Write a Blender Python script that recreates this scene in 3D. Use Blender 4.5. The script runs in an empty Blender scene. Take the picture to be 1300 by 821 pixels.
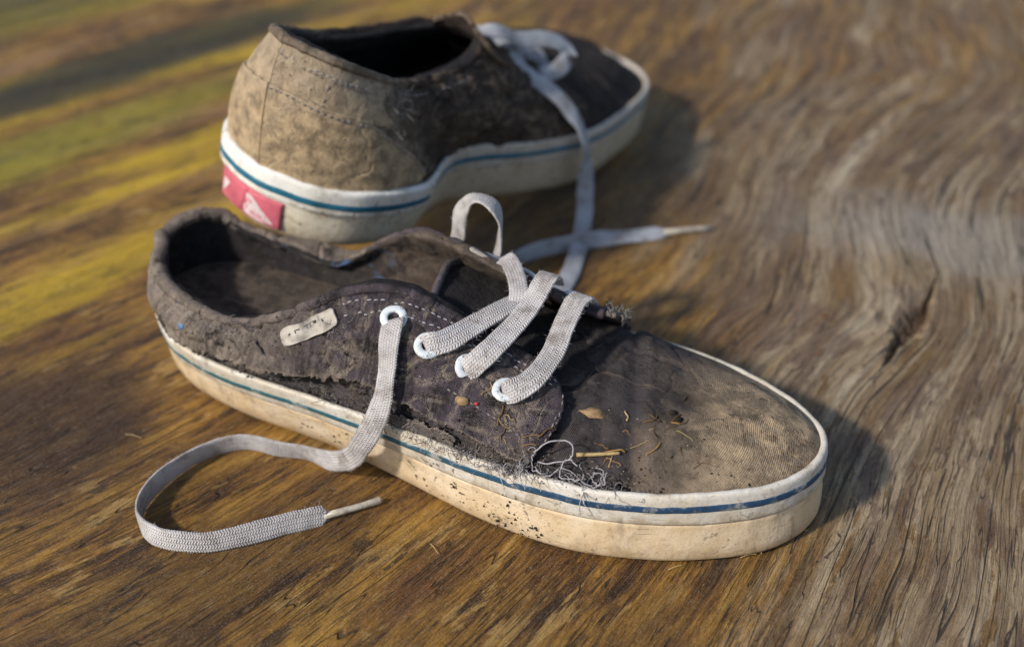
import bpy, bmesh, math, random
import numpy as np
from mathutils import Vector, Matrix

# ------------------------------------------------------------------ camera, sky, sun, exposure
scene = bpy.context.scene
cam_data = bpy.data.cameras.new("camera")
cam = bpy.data.objects.new("camera", cam_data)
scene.collection.objects.link(cam)
scene.camera = cam
CAM_H, CAM_PITCH = 0.342, 33.04
cam.location = (0.0, 0.0, CAM_H)
cam.rotation_euler = (math.radians(90.0 - CAM_PITCH), math.radians(0.1), 0.0)
cam_data.sensor_width = 36.0
cam_data.lens = 36.0 * 1600.4 / 1300.0
cam_data.shift_y = -45.0 / 1300.0
cam_data.clip_start = 0.02
cam_data.clip_end = 50.0
cam_data.dof.use_dof = True
cam_data.dof.focus_distance = 0.468
cam_data.dof.aperture_fstop = 5.0
cam_data.dof.aperture_blades = 7

SUN_EL, SUN_AZ = 37.0, 34.0            # the light travels towards +x turned SUN_AZ towards +y
world = bpy.data.worlds.new("World")
scene.world = world
world.use_nodes = True
wn = world.node_tree
sky = wn.nodes.new("ShaderNodeTexSky")
sky.sky_type = 'NISHITA'
sky.sun_disc = False
sky.sun_elevation = math.radians(SUN_EL)
sky.sun_rotation = math.radians(180.0 + 90.0 - SUN_AZ)
sky.air_density = 1.0
sky.dust_density = 1.5
wn.links.new(sky.outputs[0], wn.nodes["Background"].inputs[0])
wn.nodes["Background"].inputs[1].default_value = 0.115

sun_data = bpy.data.lights.new("sun", 'SUN')
sun_data.energy = 3.1
sun_data.angle = math.radians(4.0)
sun_data.color = (1.0, 0.94, 0.85)
sun = bpy.data.objects.new("sun", sun_data)
scene.collection.objects.link(sun)
_d = Vector((math.cos(math.radians(SUN_AZ)) * math.cos(math.radians(SUN_EL)),
             math.sin(math.radians(SUN_AZ)) * math.cos(math.radians(SUN_EL)),
             -math.sin(math.radians(SUN_EL))))
sun.rotation_euler = _d.to_track_quat('-Z', 'Y').to_euler()
sun.location = (-1.0, -0.7, 1.5)

scene.view_settings.view_transform = 'Standard'
scene.view_settings.look = 'None'
scene.view_settings.exposure = 0.27
scene.view_settings.gamma = 1.0
scene.view_settings.use_curve_mapping = False
scene.render.engine = 'CYCLES'
# ------------------------------------------------------------------ numeric helpers (millimetres, shoe-local axes: x heel to toe, y left, z up)
def hash3(i, j, k, seed):
    h = (i * 374761393 + j * 668265263 + k * 2147483647 + seed * 974711) & 0xFFFFFFFF
    h = ((h ^ (h >> 13)) * 1274126177) & 0xFFFFFFFF
    h = ((h ^ (h >> 16)) * 2246822519) & 0xFFFFFFFF
    return ((h ^ (h >> 15)) & 0xFFFFFF) / float(0xFFFFFF)

def vnoise(P, seed=0):
    P = np.asarray(P, float)
    I = np.floor(P).astype(np.int64)
    F = P - I
    F = F * F * F * (F * (F * 6 - 15) + 10)
    out = 0
    for dx in (0, 1):
        wx = F[..., 0] if dx else 1 - F[..., 0]
        for dy in (0, 1):
            wy = F[..., 1] if dy else 1 - F[..., 1]
            for dz in (0, 1):
                wz = F[..., 2] if dz else 1 - F[..., 2]
                out = out + wx * wy * wz * hash3(I[..., 0] + dx, I[..., 1] + dy, I[..., 2] + dz, seed)
    return out * 2 - 1

def fbm(P, octaves=3, seed=0):
    P = np.asarray(P, float)
    s, a, t = 0, 1.0, 0
    for o in range(octaves):
        s = s + a * vnoise(P * 2 ** o + 17.3 * o, seed + o)
        t += a
        a *= 0.5
    return s / t

def cat(P, n, closed=False):
    """uniform Catmull-Rom through the first axis of P, n samples in all"""
    P = np.asarray(P, float)
    m = len(P)
    if closed:
        t = np.linspace(0, m, n, endpoint=False)
        i = np.floor(t).astype(int)
        f = (t - i).reshape((-1,) + (1,) * (P.ndim - 1))
        p0, p1, p2, p3 = P[(i - 1) % m], P[i % m], P[(i + 1) % m], P[(i + 2) % m]
    else:
        Q = np.concatenate([[2 * P[0] - P[1]], P, [2 * P[-1] - P[-2]]])
        t = np.linspace(0, m - 1, n)
        i = np.minimum(np.floor(t).astype(int), m - 2)
        f = (t - i).reshape((-1,) + (1,) * (P.ndim - 1))
        p0, p1, p2, p3 = Q[i], Q[i + 1], Q[i + 2], Q[i + 3]
    return 0.5 * (2 * p1 + (p2 - p0) * f + (2 * p0 - 5 * p1 + 4 * p2 - p3) * f * f + (3 * p1 - p0 - 3 * p2 + p3) * f ** 3)

def net(ctrl, nu, nv):
    g = cat(np.asarray(ctrl, float), nu)
    return np.swapaxes(cat(np.swapaxes(g, 0, 1), nv), 0, 1)

def normals(G, closed=False):
    if closed:
        du = np.roll(G, -1, 0) - np.roll(G, 1, 0)
    else:
        du = np.gradient(G, axis=0)
    dv = np.gradient(G, axis=1)
    n = np.cross(du, dv)
    return n / (np.linalg.norm(n, axis=-1, keepdims=True) + 1e-12)

def unit(v):
    v = np.asarray(v, float)
    return v / (np.linalg.norm(v, axis=-1, keepdims=True) + 1e-12)

def samp(G, a, b):
    """bilinear sample of a dense grid at a, b in 0..1"""
    a = np.clip(np.asarray(a, float), 0, 1) * (G.shape[0] - 1)
    b = np.clip(np.asarray(b, float), 0, 1) * (G.shape[1] - 1)
    i = np.minimum(a.astype(int), G.shape[0] - 2)
    j = np.minimum(b.astype(int), G.shape[1] - 2)
    fa, fb = (a - i)[..., None], (b - j)[..., None]
    return G[i, j] * (1 - fa) * (1 - fb) + G[i + 1, j] * fa * (1 - fb) + G[i, j + 1] * (1 - fa) * fb + G[i + 1, j + 1] * fa * fb

def orient(G, centre=(110, 0, 35)):
    n = normals(G)
    if ((G - np.array(centre)) * n).sum() < 0:
        n = -n
    return n

# ------------------------------------------------------------------ the two shoes: outlines and control nets
F_TOP = [(-0.8, 0), (4.2, -12.5), (14.5, -23.4), (31, -34), (59.8, -40.8), (99.8, -42.6), (139.4, -45.8), (179.8, -49.7), (215, -49.3), (243.2, -42.6), (266, -31.5), (284, -17.5), (294.5, -0.1), (294, 17), (282, 31), (262, 41.5), (235.1, 49.7), (204.9, 51.5), (174.7, 47.7), (139.8, 40.1), (100, 34.2), (60, 34.7), (29.8, 33.4), (11.2, 26.1), (1.5, 13.7)]
F_BOT = [(1.0, 0), (8.0, -11.0), (18.4, -18.7), (33, -25.0), (60.4, -30.5), (100.3, -33.2), (140.2, -40.2), (180, -48.3), (215, -49.6), (243.6, -43), (266.5, -32.6), (285, -18.8), (295.8, -0.6), (295.6, 17.8), (283, 32), (262.3, 41.8), (234.9, 48.4), (205, 48.8), (175.3, 44.4), (140.4, 36.7), (100.2, 31), (60, 32), (30.1, 31), (12, 24.5), (3, 13)]
B_TOP = [(0.6, 0), (2.2, 14.8), (10.4, 31), (30.2, 40.6), (62.8, 43.4), (104.8, 42.5), (146.8, 44.8), (188.9, 51.1), (225.8, 53.8), (256.9, 49.3), (280.1, 36.1), (296, 18.2), (303.5, -0.7), (302.5, -18), (292.5, -32), (273.5, -41.5), (246.2, -48), (215.2, -53.4), (182.5, -55), (145.2, -47.5), (101, -34.5), (60, -47.5), (29.8, -42.2), (11.6, -28.2), (3.6, -13.3)]
B_BOT = [(4.5, 0), (5.5, 13.2), (11.5, 29), (31, 38.5), (62.9, 41), (105, 39.9), (147.2, 41.8), (189.4, 47.7), (225.8, 50.3), (256, 46.1), (278.6, 34.1), (295.3, 18.1), (305, -0.1), (306.5, -18.5), (296, -35), (274.5, -44), (246.6, -49), (215.1, -54), (182.5, -54.4), (145.6, -45.5), (101, -32), (60, -42), (31.4, -36), (15.5, -23), (8, -10.7)]

LAT = [  # worn right shoe, outer side, from the back of the heel to the front of the eyelet flap; bottom to rim
 [(1, 0, 30), (0, 0, 36), (-.5, 0, 43), (-1, 0, 50), (0, 0, 56), (3, 0, 61)],
 [(7, -11, 30), (6, -12, 35.5), (5, -12.5, 41), (4.5, -13, 47), (5.5, -12.5, 52), (9, -11, 57.5)],
 [(17, -21.5, 30), (16, -23, 35), (16, -23.5, 40), (15, -26, 45.5), (16.5, -27, 51), (21, -24, 57)],
 [(34, -32, 30), (33, -33.5, 35), (34, -33, 39.5), (34, -37.5, 44), (36, -39, 50.5), (41, -34.5, 57.5)],
 [(58, -38, 30), (57, -39, 34.5), (58, -36.5, 38), (58, -42, 41.5), (61, -43.5, 49), (66, -38, 56)],
 [(82, -40, 30), (81, -40.5, 34), (82, -37.5, 37.5), (83, -43.5, 41.5), (85, -43.5, 51), (88, -37, 64)],
 [(102, -40.5, 30), (102, -41, 34.5), (102, -38.5, 38), (102, -43.5, 43), (103, -41.5, 56), (104, -33, 73)],
 [(120, -42, 30), (120, -42.5, 35), (120, -41.2, 40), (121, -42.5, 49), (122, -37, 64), (121, -25.5, 79.5)],
 [(137, -43.5, 30), (137, -44, 35), (137, -43, 43), (138, -40.5, 54), (138, -33, 67), (136, -20, 78)],
 [(153, -45, 30), (153, -45.5, 35), (153, -43.5, 43), (153, -39, 53), (153, -29, 63.5), (152, -15.5, 70)],
 [(168, -46.5, 30), (168, -46.5, 35), (168, -44, 42), (168, -38, 50.5), (167.5, -27, 58.5), (166, -14, 62.5)],
 [(181, -47.5, 30), (182, -47, 35), (183, -43.5, 41), (184, -36.5, 48), (183.5, -25, 54), (180, -13.5, 57.5)],
 [(190, -48, 30), (193, -46.5, 35), (197, -42, 40.5), (200, -34.5, 46), (199, -24, 50.5), (191, -15, 54.5)],
 [(195, -47.5, 30.5), (198.5, -45, 35), (202, -40, 40.5), (204, -33, 45.5), (203, -25, 49), (195, -17.5, 52.5)]]
MED = [
 [(1, 0, 30), (0, 0, 36), (-.5, 0, 43), (-1, 0, 50), (0, 0, 56), (3, 0, 61)],
 [(4, 12, 30), (2.5, 13, 36), (2, 13.5, 44), (1.5, 13.5, 52), (3, 13.5, 59), (8, 14, 64)],
 [(13, 24.5, 30), (12, 25.5, 36), (11, 26, 44), (10.5, 26, 52), (11.5, 25.5, 58.5), (15, 24, 63)],
 [(30, 31, 30), (29, 31.5, 36), (28, 32, 42), (28, 32.5, 47), (28, 31, 52), (29, 27.5, 55.5)],
 [(50, 32.5, 30), (49, 33, 34), (48, 34, 38), (48, 36, 44.5), (48.5, 37, 50), (49, 30.5, 50.2)],
 [(70, 32, 30), (70, 32.5, 33), (70, 34, 36), (70, 38.5, 41), (70, 40.5, 47), (70, 32, 46)],
 [(86, 32, 30), (86, 33, 34.5), (86, 34, 39), (86, 37.5, 45), (86, 39, 52.5), (86, 32, 54.5)],
 [(102, 32, 30), (102, 33, 36), (102, 34, 43), (102, 34.5, 51), (102, 33, 60), (101, 29, 67)],
 [(120, 35, 30), (120, 36, 37), (120, 36, 46), (119, 35, 56), (118.5, 32, 67), (118, 26, 76)],
 [(140, 38, 30), (140, 39, 37), (140, 38, 46), (140, 35, 56.5), (140, 30, 68), (139, 22, 77)],
 [(158, 41.5, 30), (158, 42, 37), (158, 40.5, 45), (158, 36, 55), (158, 28, 66), (158, 18.5, 74)],
 [(174, 45.5, 30), (174, 45.5, 36), (174, 43, 43), (174, 37.5, 52), (174, 28, 62), (174, 16.5, 70.5)],
 [(190, 48, 30), (191, 47.5, 35), (192, 44, 41), (193, 38, 49), (193.5, 28, 58), (193.5, 15.5, 65)],
 [(199, 49, 30.5), (202, 48, 35), (206, 43, 40), (209, 36, 47.5), (211, 27, 56.5), (212, 16, 64)]]
BMED = [  # paler left shoe, inner side
 [(2, 0, 31), (0, 0, 42), (-1.5, 0, 56), (-2, 0, 70), (-1, 0, 82), (2, 0, 92)],
 [(5.5, -12, 31), (3.5, -13, 42), (2, -13.5, 56), (1.5, -13.5, 69), (2, -12, 80), (5, -9, 91)],
 [(12, -25, 31), (11, -26.5, 42), (10, -27, 54), (10, -26.5, 66), (11, -24, 77), (14, -20, 88)],
 [(29, -39, 31), (28, -39.5, 41), (28, -38.5, 51), (29, -36, 62), (31, -32, 72), (35, -25, 80)],
 [(50, -43.5, 31), (50, -43.5, 39), (50, -41.5, 48), (51, -38, 57), (52, -33, 66), (54, -25, 73)],
 [(66, -43, 31), (66, -43, 38), (66, -40.5, 46), (66, -36.5, 55), (67, -32, 64), (70, -25, 71)],
 [(84, -35.5, 31), (84, -34, 38), (84, -32.5, 46), (85, -35.5, 54), (87, -32, 63), (90, -23.5, 70.5)],
 [(105, -33.5, 31), (106, -34.5, 38), (107, -38.5, 46), (108, -38.5, 54), (110, -31, 64), (112, -21.5, 73)],
 [(128, -41, 31), (128, -42, 38), (128, -42, 46), (128, -37, 55), (127, -29, 65), (127, -17, 79)],
 [(150, -47.5, 31), (150, -46, 38), (150, -42.5, 46), (149, -36, 54), (147, -27, 61), (142, -15, 70)],
 [(175, -52, 31), (176, -49, 37), (176, -43, 43), (174, -35, 50), (171, -25, 56), (166, -14, 62)],
 [(196, -52.5, 31), (197, -49, 35.5), (196, -43, 40.5), (193, -34, 46), (189, -25, 51), (184, -14, 56)]]
_bl = [((2, 0), (2, 0, 92)), ((4, 13.5), (6, 9, 91)), ((12, 29), (16, 18, 86)), ((31, 38.5), (42, 25, 77)), ((62, 41), (74, 26, 72)), ((104, 40), (104, 24, 72)), ((128, 41), (128, 20, 72)), ((150, 43.5), (148, 15, 69)), ((188, 49), (184, 13, 56))]
BLAT = [[(2, 0, 31), (0, 0, 42), (-1.5, 0, 56), (-2, 0, 70), (-1, 0, 82), (2, 0, 92)]]
for (bx, by), R in _bl[1:]:
    r = []
    for k, t in enumerate((0, .17, .37, .58, .8, 1.0)):
        o = math.sin(t * math.pi) * 5.0
        r.append((bx + (R[0] - bx) * t * t - (o * .4 if bx < 20 else 0), by + (R[1] - by) * t * t + o * .5, 31 + (R[2] - 31) * t))
    BLAT.append(r)

NU, NV = 420, 110
def wrinkle(G, n, big, small, seed, fine=0.06, calm=0, crease=0):
    t = np.linspace(0, 1, G.shape[1])[None, :]
    e = np.clip(t / .06, 0, 1) * np.clip(np.linspace(0, 1, G.shape[0])[:, None] / .035, 0, 1)
    if calm: e = e * (calm + (1 - calm) * np.clip((G[..., 0] - 45) / 30, 0, 1))
    d = big * fbm(G / 19.0, 2, seed) + small * fbm(G / np.array([7.5, 7.5, 4.5]), 2, seed + 7) + fine * fbm(G / 1.6, 2, seed + 11)
    if crease:
        for fq, sd_, am in ((17., seed + 21, 1.0), (9., seed + 23, .55)):
            q = np.abs(fbm(G / np.array([fq, fq, fq * .7]), 2, sd_))
            d = d - crease * am * (np.clip(.13 - q, 0, .13) / .13) ** 1.5 * np.clip(.5 + 1.5 * vnoise(G / 30., sd_ + 1), 0, 1)
    return G + n * (d * e)[..., None]

def refine(ctrl, nu=NU, nv=NV, seed=1, big=.9, small=.7, calm=0, crease=0):
    G = net(ctrl, nu, nv)
    n = orient(G)
    G = wrinkle(G, n, big, small, seed, calm=calm, crease=crease)
    return G, orient(G)

def outline(P, n=360):
    return cat(np.array(P, float), n, True)

def inset(O, d):
    T = np.roll(O, -1, 0) - np.roll(O, 1, 0)
    N = unit(np.stack([T[:, 1], -T[:, 0]], 1))
    N *= np.sign((N * (O - O.mean(0))).sum())
    return O - N * d

def vamp_grid(TOP, zt, x0, seed, nu=340, nv=90, side=1):
    O = inset(outline(TOP, 720), 2.0)
    k = np.where(O[:, 0] > x0)[0]
    E = O[k]
    L = np.concatenate([[0], np.cumsum(np.linalg.norm(np.diff(E, axis=0), axis=1))])
    u = np.linspace(0, L[-1], nu)
    E = np.stack([np.interp(u, L, E[:, 0]), np.interp(u, L, E[:, 1])], 1)
    sx = np.where(E[:, 0] < 228, E[:, 0], 228 + (E[:, 0] - 228) * .22)
    S = np.stack([sx, 1.0 + 0 * sx], 1)
    r = np.linspace(0, 1, nv) ** 1.35
    XY = E[:, None] + (S - E)[:, None] * r[None, :, None]
    xs = E[:, 0][:, None] + (sx - E[:, 0])[:, None] * r
    Z = np.interp(xs, [p[0] for p in zt], [p[1] for p in zt])
    md = np.clip((E[:, 1][:, None] * side + 5) / 15, 0, 1)
    z = 30.5 + 2.0 * md * (1 - r)[None] ** 3 + (Z - 30.5) * ((1 - (1 - r) ** 2.35)[None] * (1 - md) + md * (1 - (1 - r) ** 4.2)[None])
    G = np.concatenate([XY, z[..., None]], 2)
    n = orient(G, (200, 0, 20))
    e = np.clip(r / .12, 0, 1)[None]
    d = 1.1 * fbm(G / 22., 2, seed) + .55 * fbm(G / np.array([9., 9, 6]), 2, seed + 3) + .1 * fbm(G / 1.7, 2, seed + 5)
    # creases across the flex line
    c = G[..., 0] + .35 * G[..., 1] + 2.5 * fbm(G / 14., 2, seed + 9)
    for c0, w, a in ((222, 3.2, -1.3), (229, 3.0, .8), (210, 3.5, -.9), (243, 4.0, -.5)):
        d = d + a * np.exp(-((c - c0) / w) ** 2)
    for fq, am in ((20., 1.5), (10., .8)):
        q = np.abs(fbm(G / np.array([fq, fq * 1.5, fq]), 2, seed + 31))
        d = d - am * (np.clip(.12 - q, 0, .12) / .12) ** 1.5 * np.clip((255 - G[..., 0]) / 30, .15, 1)
    # shallow trough just behind the toe bumper
    d = d - .9 * np.exp(-((r[None] - .16) / .1) ** 2) * np.clip((E[:, 0][:, None] - 235) / 30, 0, 1)
    G = G + n * (d * e)[..., None]
    return G, orient(G, (200, 0, 20))

LG, LN = refine(LAT, seed=21, big=1.4, small=.85, crease=1.7)
MG, MN = refine(MED, seed=33, crease=1.4)
BG, BN = refine(BMED, seed=45, big=2.8, small=1.8, calm=.13, crease=3.2)
CG, CN = refine(BLAT, seed=57, calm=.13)
VG, VN = vamp_grid(F_TOP, [(130, 57), (165, 55), (185, 52.5), (200, 50.5), (215, 49), (235, 46.5), (250, 45)], 135, 71)
WG, WN = vamp_grid(B_TOP, [(150, 58), (200, 54), (225, 50), (250, 46)], 150, 83)

YAW_F = -0.4217163
M_F = Matrix.Translation((-0.156456, 0.476732, 0.0)) @ Matrix.Rotation(YAW_F, 4, 'Z')
_gb = (-0.1188077, 0.4883097, 0.0567656, 0.9554687, 0.1686769, 0.2098062)
M_B = Matrix.Translation(_gb[:3]) @ Matrix.Rotation(_gb[3], 4, 'Z') @ Matrix.Rotation(_gb[4], 4, 'Y') @ Matrix.Rotation(_gb[5], 4, 'X')
# ------------------------------------------------------------------ mesh helpers
COL = scene.collection

def mk(name, V, F, mat, parent=None, uv=None, smooth=True):
    """V in millimetres; F is an (n,4) array, an (n,3) array or a list of polygons"""
    me = bpy.data.meshes.new(name)
    V = np.asarray(V, float) * 0.001
    if isinstance(F, np.ndarray):
        k = F.shape[1]
        me.vertices.add(len(V)); me.vertices.foreach_set("co", V.astype(np.float32).ravel())
        me.loops.add(F.size); me.loops.foreach_set("vertex_index", F.astype(np.int32).ravel())
        me.polygons.add(len(F))
        me.polygons.foreach_set("loop_start", np.arange(0, F.size, k, dtype=np.int32))
        me.polygons.foreach_set("loop_total", np.full(len(F), k, np.int32))
        me.update(calc_edges=True)
    else:
        me.from_pydata(V.tolist(), [], [list(map(int, f)) for f in F])
    if uv is not None:
        lay = me.uv_layers.new(name="UVMap")
        idx = np.empty(len(me.loops), np.int32); me.loops.foreach_get("vertex_index", idx)
        lay.data.foreach_set("uv", np.asarray(uv, np.float32)[idx].ravel())
    me.polygons.foreach_set("use_smooth", np.full(len(me.polygons), smooth))
    me.validate()
    me.update()
    if mat: me.materials.append(mat)
    o = bpy.data.objects.new(name, me)
    COL.objects.link(o)
    if parent: o.parent = parent
    return o

def tag(o, label, cat_, group=None, kind=None):
    o["label"] = label
    if cat_: o["category"] = cat_
    if group: o["group"] = group
    if kind: o["kind"] = kind
    return o

def grid_uv(G):
    u = np.concatenate([[0], np.cumsum(np.linalg.norm(np.diff(G, axis=0), axis=2).mean(1))])
    v = np.concatenate([np.zeros((len(G), 1)), np.cumsum(np.linalg.norm(np.diff(G, axis=1), axis=2), axis=1)], 1)
    return np.stack([np.repeat(u[:, None], G.shape[1], 1), v], 2)

def shell(name, G, N, mat, parent, off=0.0, thick=1.2, keep=None, uvs=None):
    nu, nv = G.shape[:2]
    A = (G + N * off).reshape(-1, 3)
    B = (G + N * (off - thick)).reshape(-1, 3)
    n = nu * nv
    id_ = np.arange(n).reshape(nu, nv)
    if keep is None: keep = np.ones((nu - 1, nv - 1), bool)
    q = np.stack([id_[:-1, :-1], id_[1:, :-1], id_[1:, 1:], id_[:-1, 1:]], 2)
    # make outer faces point along N
    c = np.cross(G[1, 0] - G[0, 0], G[0, 1] - G[0, 0])
    m = nu // 2, nv // 2
    flip = (np.cross(G[m[0] + 1, m[1]] - G[m], G[m[0], m[1] + 1] - G[m]) @ N[m]) < 0
    top = q[keep]
    if flip: top = top[:, ::-1]
    F = [top, top[:, ::-1] + n]
    kp = np.pad(keep, 1)
    def wall(sel, e0, e1):
        a, b = e0[sel], e1[sel]
        w = np.stack([b, a, a + n, b + n], 1)
        F.append(w[:, ::-1] if flip else w)
    k = keep
    wall(k & ~kp[1:-1, :-2], id_[:-1, :-1], id_[1:, :-1])
    wall(k & ~kp[1:-1, 2:], id_[1:, 1:], id_[:-1, 1:])
    wall(k & ~kp[:-2, 1:-1], id_[:-1, 1:], id_[:-1, :-1])
    wall(k & ~kp[2:, 1:-1], id_[1:, :-1], id_[1:, 1:])
    F = np.concatenate(F)
    V = np.concatenate([A, B])
    uv = grid_uv(G).reshape(-1, 2) if uvs is None else uvs.reshape(-1, 2)
    uv = np.concatenate([uv, uv])
    used = np.unique(F)
    remap = np.full(2 * n, -1); remap[used] = np.arange(len(used))
    return mk(name, V[used], remap[F], mat, parent, uv[used])

def sweep_closed(name, O_rows, mat, parent, close_profile=False, caps=None):
    """rows of closed rings -> quads; O_rows (rows, n, 3)"""
    R = np.asarray(O_rows); m, n = R.shape[:2]
    id_ = np.arange(m * n).reshape(m, n)
    F = []
    rng = range(m) if close_profile else range(m - 1)
    for i in rng:
        a, b = id_[i], id_[(i + 1) % m]
        F.append(np.stack([a, np.roll(a, -1), np.roll(b, -1), b], 1))
    F = np.concatenate(F)
    V = R.reshape(-1, 3)
    L = np.concatenate([[0], np.cumsum(np.linalg.norm(np.diff(R[0], axis=0), axis=1))])
    hgt = np.concatenate([[0], np.cumsum(np.linalg.norm(np.diff(R, axis=0), axis=2).mean(1))])
    uv = np.stack([np.tile(L, m), np.repeat(hgt, n)], 1)
    faces = F
    if caps:
        faces = [tuple(f) for f in F]
        if 'b' in caps: faces.append(tuple(id_[0][::-1]))
        if 't' in caps: faces.append(tuple(id_[-1]))
    return mk(name, V, faces, mat, parent, uv)

def tube(name, P, rad, mat, parent=None, sides=6, n=None, flat=1.0, fix=True):
    P = np.asarray(P, float)
    if n: P = cat(P, n)
    m = len(P)
    T = unit(np.gradient(P, axis=0))
    up = np.array([0, 0, 1.0])
    S = np.cross(T, up); bad = np.linalg.norm(S, axis=1) < .1
    S[bad] = np.cross(T[bad], [0, 1.0, 0]); S = unit(S); U = np.cross(S, T)
    rad = np.broadcast_to(np.asarray(rad, float), (m,))
    a = np.linspace(0, 2 * np.pi, sides, endpoint=False)
    V = P[:, None] + rad[:, None, None] * (np.cos(a)[None, :, None] * S[:, None] + flat * np.sin(a)[None, :, None] * U[:, None])
    id_ = np.arange(m * sides).reshape(m, sides)
    F = [tuple(x) for x in np.stack([id_[:-1], np.roll(id_[:-1], -1, 1), np.roll(id_[1:], -1, 1), id_[1:]], 2).reshape(-1, 4)]
    F += [tuple(id_[0][::-1]), tuple(id_[-1])]
    if name is None: return V.reshape(-1, 3), F
    return mk(name, V.reshape(-1, 3), F, mat, parent)

def join(parts):
    V, F, k = [], [], 0
    for v, f in parts:
        V.append(v); F += [tuple(i + k for i in p) for p in f]; k += len(v)
    return np.concatenate(V), F

def ribbon(name, P, S, mat, parent=None, width=9.2, thick=1.5, n=None, w_fun=None, seed=3):
    P = np.asarray(P, float); S = np.asarray(S, float)
    n = n or max(24, int(np.linalg.norm(np.diff(P, axis=0), axis=1).sum() / .7))
    P, S = cat(P, n), cat(S, n)
    P = P + .35 * np.stack([fbm(np.stack([np.arange(n) / 13., 0 * P[:, 0] + q, 0 * P[:, 0]], 1), 2, seed + q) for q in range(3)], 1)
    T = unit(np.gradient(P, axis=0))
    S = unit(S - (S * T).sum(1, keepdims=True) * T)
    U = np.cross(S, T)
    w = np.full(n, width) if w_fun is None else width * np.array([w_fun(i / (n - 1)) for i in range(n)])
    t = np.linspace(0, 2 * np.pi, 20, endpoint=False)
    cx = np.sign(np.cos(t)) * np.abs(np.cos(t)) ** .75
    cy = np.sign(np.sin(t)) * np.abs(np.sin(t)) ** .6
    jit = 1 + .035 * fbm(np.stack([np.arange(n) / 3., 0 * w, 0 * w], 1), 2, seed + 9)
    V = P[:, None] + (w * jit)[:, None, None] / 2 * cx[None, :, None] * S[:, None] + np.maximum(thick, 1.4 * thick * (1 - w / width))[:, None, None] / 2 * cy[None, :, None] * U[:, None]
    L = np.concatenate([[0], np.cumsum(np.linalg.norm(np.diff(P, axis=0), axis=1))])
    uv = np.stack([np.repeat(L[:, None], 20, 1), np.repeat((cx * width / 2)[None], n, 0)], 2).reshape(-1, 2)
    id_ = np.arange(n * 20).reshape(n, 20)
    F = [tuple(x) for x in np.stack([id_[:-1], np.roll(id_[:-1], -1, 1), np.roll(id_[1:], -1, 1), id_[1:]], 2).reshape(-1, 4)]
    F += [tuple(id_[0][::-1]), tuple(id_[-1])]
    return mk(name, V.reshape(-1, 3), F, mat, parent, uv)

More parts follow.
